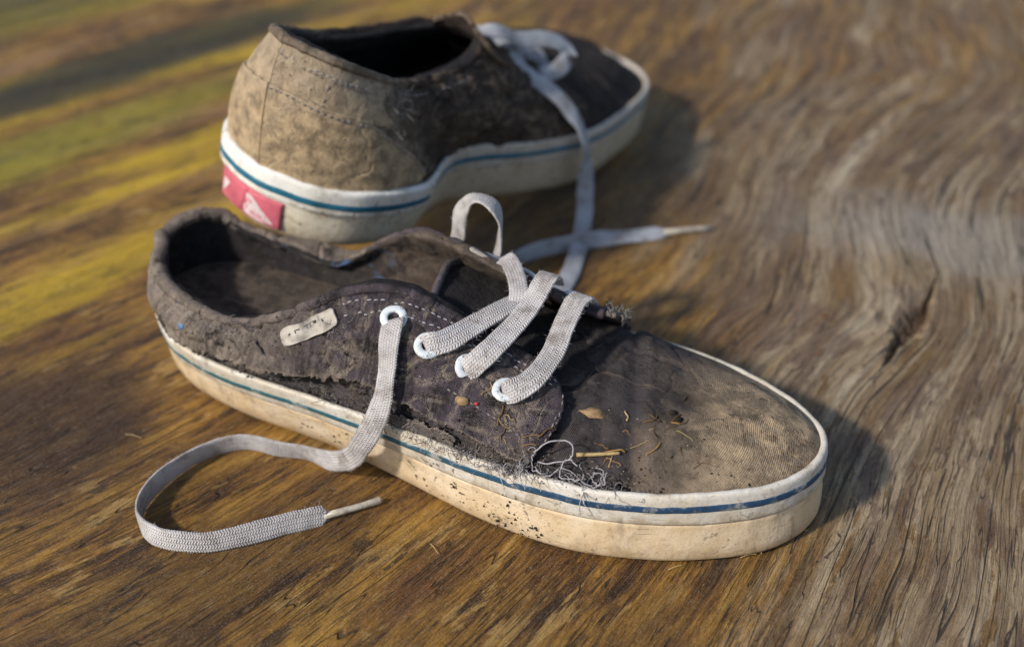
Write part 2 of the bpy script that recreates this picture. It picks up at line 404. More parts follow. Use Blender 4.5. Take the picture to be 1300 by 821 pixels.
# ------------------------------------------------------------------ procedural materials
class NT:
    def __init__(self, name):
        self.m = bpy.data.materials.new(name); self.m.use_nodes = True
        self.t = self.m.node_tree; self.b = self.t.nodes["Principled BSDF"]
        self.co = self.t.nodes.new("ShaderNodeTexCoord")
        self.obj = self.co.outputs["Object"]; self.uv = self.co.outputs["UV"]
    def set(self, sock, v):
        if isinstance(v, bpy.types.NodeSocket): self.t.links.new(v, sock)
        elif isinstance(v, (tuple, list)) and len(v) == 3 and sock.type == 'RGBA': sock.default_value = (*v, 1)
        else: sock.default_value = v
    def noise(self, vec, scale, detail=3.0, rough=.55, dist=0.0):
        n = self.t.nodes.new("ShaderNodeTexNoise")
        self.set(n.inputs["Vector"], vec)
        for k, v in (("Scale", scale), ("Detail", detail), ("Roughness", rough), ("Distortion", dist)): n.inputs[k].default_value = v
        return n.outputs[0]
    def vor(self, vec, scale, feature='F1'):
        n = self.t.nodes.new("ShaderNodeTexVoronoi"); n.feature = feature
        self.set(n.inputs["Vector"], vec); n.inputs["Scale"].default_value = scale
        return n.outputs["Distance"]
    def math(self, op, a, b=0.0, c=None, clamp=False):
        n = self.t.nodes.new("ShaderNodeMath"); n.operation = op; n.use_clamp = clamp
        self.set(n.inputs[0], a); self.set(n.inputs[1], b)
        if c is not None: self.set(n.inputs[2], c)
        return n.outputs[0]
    def ramp(self, fac, lo, hi, a=0.0, b=1.0, smooth=True):
        n = self.t.nodes.new("ShaderNodeMapRange"); n.interpolation_type = 'SMOOTHSTEP' if smooth else 'LINEAR'
        for k, v in enumerate((fac, lo, hi, a, b)): self.set(n.inputs[k], v)
        return n.outputs[0]
    def cramp(self, fac, stops):
        n = self.t.nodes.new("ShaderNodeValToRGB"); e = n.color_ramp.elements
        while len(e) < len(stops): e.new(.5)
        for k, (p, c) in enumerate(stops): e[k].position = p; e[k].color = (*c, 1)
        self.set(n.inputs[0], fac); return n.outputs[0]
    def mix(self, f, a, b, mode='MIX'):
        n = self.t.nodes.new("ShaderNodeMix"); n.data_type = 'RGBA'; n.blend_type = mode
        self.set(n.inputs[0], f); self.set(n.inputs[6], a); self.set(n.inputs[7], b)
        return n.outputs[2]
    def sep(self, v):
        n = self.t.nodes.new("ShaderNodeSeparateXYZ"); self.set(n.inputs[0], v); return n.outputs
    def comb(self, x, y, z=0.0):
        n = self.t.nodes.new("ShaderNodeCombineXYZ")
        for k, v in enumerate((x, y, z)): self.set(n.inputs[k], v)
        return n.outputs[0]
    def scale(self, v, s):
        n = self.t.nodes.new("ShaderNodeVectorMath"); n.operation = 'MULTIPLY'
        self.set(n.inputs[0], v); n.inputs[1].default_value = s; return n.outputs[0]
    def bump(self, h, strength, dist, normal=None):
        n = self.t.nodes.new("ShaderNodeBump"); self.set(n.inputs["Height"], h)
        n.inputs["Strength"].default_value = strength; n.inputs["Distance"].default_value = dist
        if normal is not None: self.set(n.inputs["Normal"], normal)
        return n.outputs[0]
    def out(self, col, rough=.9, normal=None, spec=.25, sheen=0.0):
        self.set(self.b.inputs["Base Color"], col); self.set(self.b.inputs["Roughness"], rough)
        self.b.inputs["Specular IOR Level"].default_value = spec
        if sheen: self.b.inputs["Sheen Weight"].default_value = sheen
        if normal is not None: self.set(self.b.inputs["Normal"], normal)
        return self.m

def canvas(name, base, dust, zones=(), dust_amt=.5, pitch=1.0, seed=0.0, speck=(.32, .27, .2), dark=(.012, .011, .012), dark_amt=.85, relief=1.0, grime=1.0, paint=None, ridge_light=.6):
    """worn cotton canvas; zones = (axis, from, to, colour, amount) where the cloth itself has faded or gone brown"""
    m = NT(name)
    P = m.t.nodes.new("ShaderNodeVectorMath"); P.operation = 'ADD'
    m.set(P.inputs[0], m.obj); P.inputs[1].default_value = (seed, seed * 1.7, 0); P = P.outputs[0]
    xyz = m.sep(m.obj); uv = m.sep(m.uv)
    k = 2 * math.pi / pitch
    wob = m.math('MULTIPLY', m.noise(P, 240, 2, .5), 1.6)
    wv = m.math('MULTIPLY', m.math('SINE', m.math('MULTIPLY_ADD', uv[0], k, wob)), m.math('SINE', m.math('MULTIPLY_ADD', uv[1], k, wob)))
    n1 = m.noise(P, 34, 5, .65); n2 = m.noise(P, 140, 6, .7); n3 = m.noise(P, 800, 4, .65); n4 = m.noise(P, 2200, 2, .6)
    col = m.mix(m.ramp(n2, .38, .66), tuple(min(1, c * 1.25) for c in base), tuple(c * .45 for c in base))
    for ax, lo, hi, c, amt in zones:
        q = m.math('ADD', xyz[ax], m.math('MULTIPLY', m.math('SUBTRACT', m.math('ADD', m.math('MULTIPLY', n1, .7), m.math('MULTIPLY', n2, .3)), .5), .09))
        f = m.math('MULTIPLY', m.ramp(q, lo, hi), m.ramp(n2, .25, .68, amt, amt * .35))
        col = m.mix(f, col, m.mix(n3, tuple(x * .7 for x in c), tuple(x * 1.2 for x in c)))
    # mud dried into the cloth, breaking up at its edges
    d = m.math('MULTIPLY', m.ramp(m.math('ADD', m.math('MULTIPLY', n1, .55), m.math('ADD', m.math('MULTIPLY', n2, .3), m.math('MULTIPLY', n3, .22))), .535, .66), dust_amt)
    col = m.mix(d, col, dust)
    # raised folds and rims paler: wear, and lit ridges painted into the colour
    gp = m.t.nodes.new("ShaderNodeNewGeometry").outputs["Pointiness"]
    col = m.mix(m.math('MULTIPLY', m.math('MULTIPLY', m.ramp(gp, .505, .56), m.ramp(n2, .3, .6)), ridge_light), col, tuple(min(.8, x * 1.35) for x in dust))
    # greasy black patches
    col = m.mix(m.math('MULTIPLY', m.ramp(m.math('ADD', m.noise(P, 52, 6, .72), m.math('MULTIPLY', n3, .12)), .60, .72), dark_amt), col, dark)
    if paint:
        pm = m.math('MULTIPLY', m.ramp(m.noise(P, 95, 4, .6), .56, .66), m.math('MULTIPLY', m.ramp(xyz[0], paint[0] - .01, paint[0] + .005), m.ramp(xyz[0], paint[1] + .01, paint[1] - .005)))
        col = m.mix(m.math('MULTIPLY', pm, .7), col, paint[2])
    # the weave: crowns rubbed paler than the gaps
    col = m.mix(m.ramp(wv, -.2, 1, 0, .24), col, m.mix(.6, col, (.42, .38, .37)))
    col = m.mix(m.ramp(wv, 0, -1, 0, .24 * grime), col, tuple(x * .5 for x in dark))
    col = m.mix(m.ramp(n4, .3, .7, .32 * grime, 0), col, tuple(x * .4 for x in dark))
    col = m.mix(m.math('MULTIPLY', m.ramp(n3, .64, .72), .6), col, speck)
    col = m.mix(m.math('MULTIPLY', m.ramp(m.noise(P, 420, 4, .65), .61, .67), .8 * grime), col, dark)
    h = m.math('ADD', m.math('MULTIPLY', wv, .22), m.math('ADD', m.math('MULTIPLY', n3, 1.1), m.math('ADD', m.math('MULTIPLY', n2, 2.4 * relief), m.math('MULTIPLY', d, .6))))
    return m.out(col, .95, m.bump(h, .9, .0008), .15, .0)

def rubber(name, light, yellow, stain, yel_amt=.7, dirt_x=None, zlo=.0, zhi=.012, fore=None):
    m = NT(name); P = m.obj; xyz = m.sep(P)
    n1 = m.noise(P, 45, 4, .6); n2 = m.noise(P, 190, 5, .65); n3 = m.noise(P, 900, 2, .5)
    col = m.mix(m.math('MULTIPLY', m.ramp(n1, .38, .62), yel_amt), light, yellow)
    sc = m.noise(m.scale(P, (1, 1, 5)), 60, 6, .7)
    col = m.mix(m.math('MULTIPLY', m.ramp(sc, .52, .66), .4), col, m.mix(.5, yellow, stain))
    col = m.mix(m.math('MULTIPLY', m.ramp(m.noise(m.scale(P, (1, 1, 9)), 130, 4, .6), .62, .68), .5), col, tuple(x * .4 for x in stain))
    zz = m.math('ADD', xyz[2], m.math('MULTIPLY', m.math('SUBTRACT', n2, .5), .02))
    col = m.mix(m.math('MULTIPLY', m.ramp(zz, zhi, zlo), .55), col, stain)
    col = m.mix(m.math('MULTIPLY', m.ramp(n2, .58, .75), .5), col, stain)
    if fore:      # the front of the shoe is grimier than its heel
        col = m.mix(m.math('MULTIPLY', m.ramp(m.math('ADD', xyz[0], m.math('MULTIPLY', m.math('SUBTRACT', n1, .5), .06)), .055, .11), m.ramp(n2, .3, .65, .9, .55)), col, fore)
    # mud specks, thick where mud splashed up
    sp = m.ramp(m.noise(P, 330, 4, .65), .60, .66)
    area = m.ramp(m.noise(P, 24, 2, .5), .45, .62)
    if dirt_x:
        a2 = m.math('MULTIPLY', m.ramp(xyz[0], dirt_x[0], dirt_x[1]), m.ramp(xyz[0], dirt_x[3], dirt_x[2]))
        area = m.math('MAXIMUM', m.math('MULTIPLY', area, .6), a2)
    col = m.mix(m.math('MULTIPLY', m.math('MULTIPLY', sp, area), .9), col, (.035, .022, .014))
    sp2 = m.ramp(m.noise(P, 1300, 2, .5), .70, .74)
    col = m.mix(m.math('MULTIPLY', sp2, .8), col, (.06, .04, .025))
    col = m.mix(m.math('MULTIPLY', m.ramp(m.noise(P, 75, 7, .72), .55, .68), .45), col, tuple(x * .38 for x in stain))
    gr = m.math('MULTIPLY', m.ramp(m.noise(m.scale(P, (1, 1, .35)), 150, 6, .7), .50, .66), m.ramp(m.noise(P, 30, 3, .6), .42, .6))
    col = m.mix(m.math('MULTIPLY', gr, .45), col, (.15, .115, .08))
    col = m.mix(m.ramp(m.noise(P, 2000, 2, .6), .3, .7, .22, 0), col, stain)
    h = m.math('ADD', m.math('MULTIPLY', n2, 1.0), m.math('MULTIPLY', n3, .35))
    return m.out(col, m.ramp(n2, .3, .7, .5, .75), m.bump(h, .5, .0006), .35)

def lace_mat(name, col_a, col_b, stain):
    m = NT(name); uv = m.sep(m.uv); P = m.obj
    n1 = m.noise(P, 60, 4, .6); n2 = m.noise(P, 300, 4, .65); n3 = m.noise(P, 1500, 2, .6)
    pp = m.math('PINGPONG', m.math('ADD', uv[1], 10.0), 1.15)
    ph = m.math('ADD', m.math('MULTIPLY', uv[0], 2 * math.pi / 1.05), m.math('ADD', m.math('MULTIPLY', pp, 3.4), m.math('MULTIPLY', n2, 4.5)))
    h = m.math('SINE', ph)
    edge = m.ramp(m.math('ABSOLUTE', m.math('SUBTRACT', pp, .575)), .36, .575)
    col = m.mix(m.ramp(n1, .35, .65), col_a, col_b)
    col = m.mix(m.math('MULTIPLY', m.ramp(h, .0, -1), .28), col, tuple(c * .4 for c in col_b))
    col = m.mix(m.math('MULTIPLY', edge, .15), col, tuple(c * .5 for c in col_b))
    col = m.mix(m.ramp(n3, .3, .7, .25, 0), col, tuple(c * .5 for c in col_b))
    col = m.mix(m.math('MULTIPLY', m.ramp(m.noise(P, 85, 6, .72), .50, .66), .62), col, stain)
    col = m.mix(m.math('MULTIPLY', m.ramp(n2, .66, .74), .6), col, stain)
    h = m.math('MULTIPLY', h, m.ramp(m.noise(P, 120, 3, .6), .35, .65, .35, 1.0))
    hh = m.math('ADD', m.math('MULTIPLY', h, .6), m.math('ADD', m.math('MULTIPLY', edge, -.5), m.math('MULTIPLY', n2, .9)))
    return m.out(col, .9, m.bump(hh, .8, .0005), .2)

def plain(name, col, rough=.7, var=.35, nscale=300, spec=.3, bump=.4):
    m = NT(name)
    n = m.noise(m.obj, nscale, 4, .6)
    c = m.mix(m.ramp(n, .35, .7), col, tuple(x * (1 - var) for x in col))
    return m.out(c, rough, m.bump(n, bump, .0005), spec)

M = {}
M['canvas_dark'] = canvas("dark_plum_canvas", (.080, .063, .074), (.30, .245, .19), [(0, .115, .065, (.36, .295, .23), 1.0)], .6, dark_amt=.9, relief=.5, ridge_light=.5)
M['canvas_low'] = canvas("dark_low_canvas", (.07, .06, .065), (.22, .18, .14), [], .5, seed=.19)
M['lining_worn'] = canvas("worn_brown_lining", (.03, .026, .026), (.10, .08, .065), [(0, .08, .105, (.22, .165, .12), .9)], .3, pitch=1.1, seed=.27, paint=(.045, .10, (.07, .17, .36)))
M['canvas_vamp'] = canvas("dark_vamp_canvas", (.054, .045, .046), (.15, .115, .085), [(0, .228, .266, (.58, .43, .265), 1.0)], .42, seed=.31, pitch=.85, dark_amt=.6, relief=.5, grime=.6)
M['canvas_tan'] = canvas("tan_heel_canvas", (.46, .34, .205), (.56, .44, .29), [(2, .052, .085, (.42, .35, .27), .8)], .6, seed=.77, dark=(.12, .09, .06), dark_amt=.6, relief=.35, grime=.5, ridge_light=.3)
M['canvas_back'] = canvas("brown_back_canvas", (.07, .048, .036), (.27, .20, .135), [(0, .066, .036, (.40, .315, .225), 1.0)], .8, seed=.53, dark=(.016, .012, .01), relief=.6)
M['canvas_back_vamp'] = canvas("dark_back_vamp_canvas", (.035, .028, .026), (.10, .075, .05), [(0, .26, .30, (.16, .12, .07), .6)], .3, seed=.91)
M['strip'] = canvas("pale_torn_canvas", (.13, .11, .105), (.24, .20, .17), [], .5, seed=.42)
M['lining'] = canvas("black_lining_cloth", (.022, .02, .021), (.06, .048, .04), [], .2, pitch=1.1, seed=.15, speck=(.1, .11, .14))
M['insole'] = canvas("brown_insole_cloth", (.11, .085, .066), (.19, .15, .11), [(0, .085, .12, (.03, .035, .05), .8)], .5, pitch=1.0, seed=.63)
M['sole_front'] = rubber("cream_sidewall_rubber", (.76, .63, .46), (.66, .49, .29), (.38, .26, .13), .75, (.125, .15, .185, .225))
M['fox_front'] = rubber("dirty_white_rubber", (.67, .64, .58), (.57, .48, .34), (.30, .23, .15), .65, (.13, .16, .20, .23), .018, .024)
M['sole_back'] = rubber("white_sidewall_rubber", (.74, .70, .59), (.62, .52, .35), (.36, .27, .16), .45, fore=(.46, .37, .245))
M['fox_back'] = rubber("white_tape_rubber", (.80, .79, .75), (.70, .64, .52), (.42, .35, .25), .35, None, .018, .023, (.40, .34, .27))
def stripe_mat():
    m = NT("navy_teal_stripe_paint"); x = m.sep(m.obj)[0]
    n = m.noise(m.obj, 160, 5, .65)
    c = m.mix(m.ramp(x, .06, .24), (.030, .125, .145), (.022, .062, .13))
    c = m.mix(m.ramp(n, .5, .66, 0, .8), c, (.36, .36, .33))
    c = m.mix(m.ramp(m.noise(m.obj, 500, 4, .6), .58, .66, 0, .7), c, (.03, .028, .025))
    return m.out(c, .55, m.bump(n, .4, .0005), .3)
M['stripe_front'] = stripe_mat()
M['stripe_back'] = plain("teal_stripe_paint", (.025, .15, .235), .45, .3, 160)
M['lace_front'] = lace_mat("grey_braided_lace", (.63, .60, .59), (.48, .45, .44), (.19, .15, .125))
M['lace_back'] = lace_mat("pale_blue_grey_lace", (.52, .55, .60), (.42, .43, .46), (.2, .17, .15))
M['aglet'] = plain("milky_plastic", (.50, .45, .37), .4, .4, 400, .5)
def enamel():
    m = NT("chipped_white_enamel")
    n = m.noise(m.obj, 700, 5, .7); n2 = m.noise(m.obj, 260, 4, .6)
    c = m.mix(m.ramp(n2, .4, .65, 0, .5), (.62, .67, .70), (.44, .45, .44))
    c = m.mix(m.ramp(n, .57, .62, 0, .9), c, (.10, .085, .075))
    return m.out(c, .4, m.bump(n, .3, .0004), .45)
M['eyelet'] = enamel()
M['thread_white'] = plain("pale_thread", (.38, .36, .38), .9, .3, 900)
M['thread_pale'] = plain("pale_lint", (.60, .57, .56), .9, .2, 900)
M['thread_dark'] = plain("grey_thread", (.24, .22, .21), .9, .4, 900)
M['label_pink'] = plain("faded_pink_rubber", (.58, .125, .17), .55, .35, 90, .4)
M['label_white'] = plain("worn_white_print", (.70, .58, .57), .6, .25, 300)
M['tag_white'] = plain("grubby_white_tag", (.44, .40, .35), .8, .5, 260)
M['print_dark'] = plain("faded_black_print", (.035, .032, .035), .8, .3, 500)
M['straw'] = plain("dry_straw", (.36, .21, .075), .7, .4, 500)
M['straw_pale'] = plain("pale_straw", (.46, .33, .15), .7, .35, 500)
M['twig'] = plain("brown_twig", (.15, .085, .035), .8, .4, 500)
M['leaf'] = plain("dry_leaf_flake", (.33, .22, .11), .8, .4, 500)
M['soil'] = plain("dark_soil", (.03, .02, .014), .95, .5, 900)
M['grit'] = plain("pale_grit", (.36, .30, .22), .9, .5, 900)
M['blue_paint'] = plain("pale_blue_paint", (.10, .24, .46), .6, .4, 300)
M['red_flake'] = plain("red_flake", (.5, .05, .04), .5, .2, 400)
M['hole'] = plain("dark_eyelet_hole", (.01, .01, .01), .9, .1, 300)

# ------------------------------------------------------------------ plywood board
def plywood():
    xs = np.concatenate([np.linspace(-.8, -.40, 14), np.linspace(-.39, -.235, 60), np.arange(-.233, .262, .00075), np.linspace(.264, .42, 70), np.linspace(.43, .8, 14)])
    ys = np.concatenate([np.linspace(.02, .27, 12), np.arange(.275, .60, .00085), np.arange(.602, 1.0, .0028), np.linspace(1.01, 1.6, 20)])
    X, Y = np.meshgrid(xs, ys, indexing='ij')
    a = np.radians(41 + 25 * np.clip((xs + .15) / .28, 0, 1))
    ta = np.tan(a)
    gx = np.concatenate([[0], np.cumsum((ta[1:] + ta[:-1]) / 2 * np.diff(xs))])
    gx -= np.interp(0, xs, gx)
    Z0 = 0 * X
    P2 = np.stack([X, Y, Z0], 2)
    right = np.clip((X - .0) / .13 + .35 * fbm(P2 * 9, 2, 5), 0, 1)
    psi = Y - gx[:, None]
    psi = psi + (.005 + .024 * right) * fbm(P2 * np.array([10, 8, 1]), 2, 8) + .0045 * right * fbm(P2 * np.array([30, 22, 1]), 2, 12)
    for kx, ky, rad, amp in ((.195, .507, .058, .085), (.30, .79, .08, .10), (.245, .40, .06, -.06), (.02, .80, .07, .05), (-.27, .40, .05, .02)):
        dd = np.sqrt(((X - kx) / 1.0) ** 2 + ((Y - ky) / 1.3) ** 2)
        psi = psi + amp * np.exp(-(dd / rad) ** 2)
    u = psi * .62
    v = .62 * X + .78 * Y
    UVW = np.stack([u, v, Z0], 2)
    r1 = fbm(UVW * np.array([120, 7, 1]), 2, 20)
    r2 = fbm(UVW * np.array([420, 16, 1]), 2, 24)
    amp = .06 + .26 * right
    Z = .001 * (amp * .8 * r1 + amp * .5 * r2)
    # splits that follow the grain
    c1 = np.abs(fbm(UVW * np.array([85, 5, 1]), 2, 31))
    gate = np.clip((fbm(UVW * np.array([30, 16, 1]), 2, 37) + .10) * 6, 0, 1)
    cr = np.clip(1.3 - c1 / .045, 0, 1) * gate
    c2 = np.abs(fbm(UVW * np.array([170, 13, 1]), 2, 41))
    cr2 = np.clip(1.2 - c2 / .075, 0, 1) * np.clip((fbm(UVW * np.array([60, 32, 1]), 2, 43) - .0) * 6, 0, 1)
    crack = np.maximum(cr, .7 * cr2)
    Z = Z - .001 * (.8 * cr * (.12 + .88 * right) + .3 * cr2 * (.15 + .85 * right))
    # the open split beside the knot
    ck = np.array([(.218, .545), (.2095, .528), (.2025, .513), (.194, .499), (.187, .490), (.178, .477), (.168, .461)])
    hw = np.array([.0001, .0005, .0014, .0046, .0052, .0017, .0003])
    best = np.full(X.shape, 1e9)
    for i in range(len(ck) - 1):
        A, B = ck[i], ck[i + 1]; d = B - A
        t = np.clip(((X - A[0]) * d[0] + (Y - A[1]) * d[1]) / (d @ d), 0, 1)
        dist = np.hypot(X - A[0] - t * d[0], Y - A[1] - t * d[1])
        best = np.minimum(best, dist / (hw[i] + (hw[i + 1] - hw[i]) * t))
    best = best + .75 * fbm(P2 * 230, 3, 51)
    split = np.clip(1.5 - best, 0, 1)
    Z = Z - .0065 * split ** .7 * (1 + .35 * fbm(P2 * 350, 2, 53))
    Z = Z - .0002
    nx, ny = X.shape
    id_ = np.arange(nx * ny).reshape(nx, ny)
    F = np.stack([id_[:-1, :-1], id_[1:, :-1], id_[1:, 1:], id_[:-1, 1:]], 2).reshape(-1, 4)
    V = np.stack([X, Y, Z], 2).reshape(-1, 3) * 1000
    # rim and underside so that the board has its thickness
    ring = np.concatenate([id_[:, 0], id_[-1, 1:], id_[-2::-1, -1], id_[0, -2:0:-1]])
    low = V[ring].copy(); low[:, 2] = -18
    n0 = len(V)
    lid = n0 + np.arange(len(ring))
    W = np.stack([np.roll(ring, -1), ring, lid, np.roll(lid, -1)], 1)
    uv = np.concatenate([np.stack([u, v], 2).reshape(-1, 2), np.stack([u, v], 2).reshape(-1, 2)[ring]])
    o = mk("plywood_board", np.concatenate([V, low]), np.concatenate([F, W]), None, None, uv)
    for nm, arr in (("weathered", right), ("split", split), ("crack", crack)):
        at = o.data.attributes.new(nm, 'FLOAT', 'POINT')
        at.data.foreach_set("value", np.concatenate([arr.ravel(), np.zeros(len(ring))]).astype(np.float32))
    m = NT("weathered_plywood")
    g = m.uv; P = m.obj; xyz = m.sep(P)
    def attr(n):
        q = m.t.nodes.new("ShaderNodeAttribute"); q.attribute_name = n; return q.outputs["Fac"]
    s1 = m.noise(m.scale(g, (58, 9, 1)), 1, 6, .66, .25)
    s2 = m.noise(m.scale(g, (230, 30, 1)), 1, 6, .68, .3)
    s3 = m.noise(m.scale(g, (850, 95, 1)), 1, 4, .65)
    s4 = m.noise(m.scale(g, (24, 8, 1)), 1, 5, .6)
    big = m.noise(P, 7, 4, .55); mid = m.noise(P, 26, 5, .6); fine = m.noise(P, 420, 4, .6); micro = m.noise(P, 1500, 3, .6)
    st = m.math('ADD', m.math('MULTIPLY', s1, .46), m.math('ADD', m.math('MULTIPLY', s2, .34), m.math('MULTIPLY', s3, .20)))
    gold = m.cramp(st, [(.38, (.022, .008, .0025)), (.445, (.105, .044, .008)), (.495, (.25, .120, .017)), (.555, (.41, .215, .032)), (.64, (.53, .32, .075))])
    gold = m.mix(m.math('MULTIPLY', m.ramp(s4, .46, .60), .5), gold, m.mix(s3, (.03, .013, .005), (.16, .075, .018)))
    gold = m.mix(m.math('MULTIPLY', m.ramp(m.noise(m.scale(g, (120, 20, 1)), 1, 8, .72, .2), .575, .605), .8), gold, (.030, .015, .006))
    gold = m.mix(m.math('MULTIPLY', m.ramp(m.noise(m.scale(g, (80, 18, 1)), 1, 8, .70, .2), .575, .61), .7), gold, m.mix(s3, (.36, .20, .045), (.56, .37, .13)))
    sg = m.math('ADD', m.math('MULTIPLY', m.noise(m.scale(g, (48, 5, 1)), 1, 4, .55), .62), m.math('ADD', m.math('MULTIPLY', m.noise(m.scale(g, (260, 16, 1)), 1, 4, .6), .24), m.math('MULTIPLY', s3, .14)))
    grey = m.cramp(sg, [(.34, (.12, .070, .036)), (.43, (.27, .180, .100)), (.495, (.41, .30, .18)), (.565, (.52, .40, .255)), (.66, (.64, .53, .375))])
    # rusty and ochre streaks in the grey
    grey = m.mix(m.math('MULTIPLY', m.ramp(m.noise(m.scale(g, (70, 20, 1)), 1, 8, .70, .1), .553, .59), .9), grey, m.mix(s3, (.13, .055, .012), (.33, .19, .055)))
    grey = m.mix(m.math('MULTIPLY', m.ramp(m.noise(m.scale(g, (26, 12, 1)), 1, 8, .68), .52, .56), .72), grey, m.mix(s3, (.10, .055, .038), (.27, .17, .115)))
    w = attr("weathered")
    w = m.math('ADD', w, m.math('MULTIPLY', m.math('SUBTRACT', m.noise(m.scale(g, (45, 10, 1)), 1, 5, .65), .5), 1.5))
    gold = m.mix(m.math('MULTIPLY', m.ramp(m.noise(m.scale(g, (18, 7, 1)), 1, 5, .65), .50, .64), .6), gold, m.mix(s2, (.05, .018, .007), (.27, .11, .035)))
    far = m.ramp(xyz[1], .55, .80)
    w = m.math('SUBTRACT', w, m.math('MULTIPLY', far, .45))
    grey = m.mix(m.math('MULTIPLY', m.ramp(m.noise(m.scale(g, (35, 9, 1)), 1, 5, .65), .50, .58), .45), grey, m.mix(sg, (.10, .045, .012), (.46, .28, .10)))
    col = m.mix(m.ramp(w, .28, .92), gold, grey)
    def blob(cx, cy, rx, ry, ang, n_amt=.6, lo=1.25, hi=.55):
        c, s = math.cos(ang), math.sin(ang)
        dx = m.math('SUBTRACT', xyz[0], cx); dy = m.math('SUBTRACT', xyz[1], cy)
        p = m.math('DIVIDE', m.math('ADD', m.math('MULTIPLY', dx, c), m.math('MULTIPLY', dy, s)), rx)
        q = m.math('DIVIDE', m.math('SUBTRACT', m.math('MULTIPLY', dy, c), m.math('MULTIPLY', dx, s)), ry)
        d = m.math('SQRT', m.math('ADD', m.math('MULTIPLY', p, p), m.math('MULTIPLY', q, q)))
        d = m.math('ADD', d, m.math('MULTIPLY', m.math('SUBTRACT', mid, .5), n_amt))
        return m.ramp(d, lo, hi)
    # algae and lichen growth towards the far left, following the grain, and a separate near-black band
    alg = m.math('MULTIPLY', m.ramp(m.math('SUBTRACT', xyz[1], m.math('MULTIPLY', xyz[0], .9)), .55, .80), m.ramp(xyz[0], .06, -.12))
    gs = m.noise(m.scale(g, (26, 3.0, 1)), 1, 3, .55)
    col = m.mix(m.math('MULTIPLY', m.math('MULTIPLY', alg, m.ramp(gs, .46, .62)), .85), col, (.66, .43, .015))
    col = m.mix(m.math('MULTIPLY', m.math('MULTIPLY', alg, m.ramp(m.noise(m.scale(g, (34, 4, 1)), 1, 3, .55), .52, .66)), .7), col, (.34, .19, .09))
    col = m.mix(m.math('MULTIPLY', blob(-.275, .80, .24, .035, math.radians(44), .35), .9), col, (.020, .023, .010))  # near-black green band running diagonally across the far left
    col = m.mix(m.math('MULTIPLY', blob(-.36, .93, .22, .06, math.radians(44), .4), .7), col, (.09, .095, .012))
    col = m.mix(m.math('MULTIPLY', blob(-.30, .66, .20, .03, math.radians(46), .6), .55), col, (.34, .31, .01))
    # dark damp stain, and browner wood in the foreground
    col = m.mix(m.math('MULTIPLY', blob(-.205, .420, .058, .045, math.radians(30), .7), .86), col, m.mix(s2, (.016, .007, .003), (.085, .034, .012)))
    col = m.mix(m.math('MULTIPLY', blob(-.12, .325, .10, .028, math.radians(38), .7), .5), col, (.045, .021, .007))
    col = m.mix(m.math('MULTIPLY', blob(.045, .60, .10, .05, math.radians(40), .7), .5), col, (.085, .045, .018))  # brown patch behind the shoes, partly the back shoe's shade painted in
    # bleached wood beside the knot
    col = m.mix(m.math('MULTIPLY', blob(.225, .575, .085, .045, math.radians(-18), .9, 1.3, .3), .62), col, (.47, .43, .37))
    col = m.mix(m.math('MULTIPLY', blob(.20, .545, .02, .02, 0, .8), .5), col, (.30, .20, .09))
    col = m.mix(m.math('MULTIPLY', attr("split"), .85), col, m.mix(fine, (.03, .015, .008), (.14, .07, .03)))
    # small rusty spots and pale mineral specks
    col = m.mix(m.math('MULTIPLY', m.ramp(m.noise(P, 75, 3, .5), .69, .73), .8), col, (.20, .06, .012))
    col = m.mix(m.math('MULTIPLY', m.ramp(m.noise(P, 900, 3, .6), .67, .73), .45), col, (.42, .36, .27))
    col = m.mix(m.math('MULTIPLY', m.ramp(m.noise(m.scale(g, (900, 70, 1)), 1, 4, .65), .56, .66), .6), col, (.03, .016, .007))
    col = m.mix(m.math('MULTIPLY', attr("crack"), .35), col, (.05, .03, .018))
    # sharp checks that follow the grain: long ones in the weathered part, short flecks everywhere
    def check(su, sv, eps, gu, gv, glo, ghi, det=1.5, seed=0.0):
        q = m.noise(m.scale(m.comb(m.math('ADD', m.sep(g)[0], seed), m.sep(g)[1]), (su, sv, 1)), 1, det, .5)
        ln = m.ramp(m.math('ABSOLUTE', m.math('SUBTRACT', q, .5)), eps, eps * .3)
        gt = m.ramp(m.noise(m.scale(m.comb(m.math('ADD', m.sep(g)[0], seed * 3.1 + .7), m.sep(g)[1]), (gu, gv, 1)), 1, 3, .6), glo, ghi)
        return m.math('MULTIPLY', ln, gt)
    wr = m.ramp(attr("weathered"), .25, .8)
    ckA = m.math('MULTIPLY', check(60, 3.0, .008, 25, 7, .42, .50), wr)
    ckB = m.math('MULTIPLY', check(120, 10, .011, 45, 20, .45, .55, 1.5, 1.3), m.ramp(wr, 0, 1, .7, .9))
    ckC = m.math('MULTIPLY', check(300, 12, .022, 70, 18, .48, .56, 1.5, 2.9), m.ramp(wr, 0, 1, .8, .25))
    # growth lines raised by the weather: pale ridges parted by thin dark furrows
    gu = m.sep(g)
    gt = m.math('ADD', m.math('MULTIPLY', gu[0], 125.0), m.math('MULTIPLY', m.noise(m.scale(g, (24, 11, 1)), 1, 4, .6), 4.2))
    fr = m.math('FRACT', gt)
    fur = m.ramp(m.math('MINIMUM', fr, m.math('SUBTRACT', 1.0, fr)), m.ramp(s2, .35, .65, .02, .06), .008)
    fgate = m.ramp(m.noise(m.scale(g, (75, 24, 1)), 1, 4, .6), .44, .58)
    fur = m.math('MULTIPLY', m.math('MULTIPLY', fur, fgate), m.math('MULTIPLY', wr, .95))
    ckA = m.math('MAXIMUM', ckA, fur)
    col = m.mix(m.math('MULTIPLY', m.ramp(fr, .45, 1.0, 0, .55), wr), col, m.mix(.6, col, (.12, .075, .045)))
    ck = m.math('MAXIMUM', ckA, m.math('MAXIMUM', ckB, m.math('MULTIPLY', ckC, .8)))
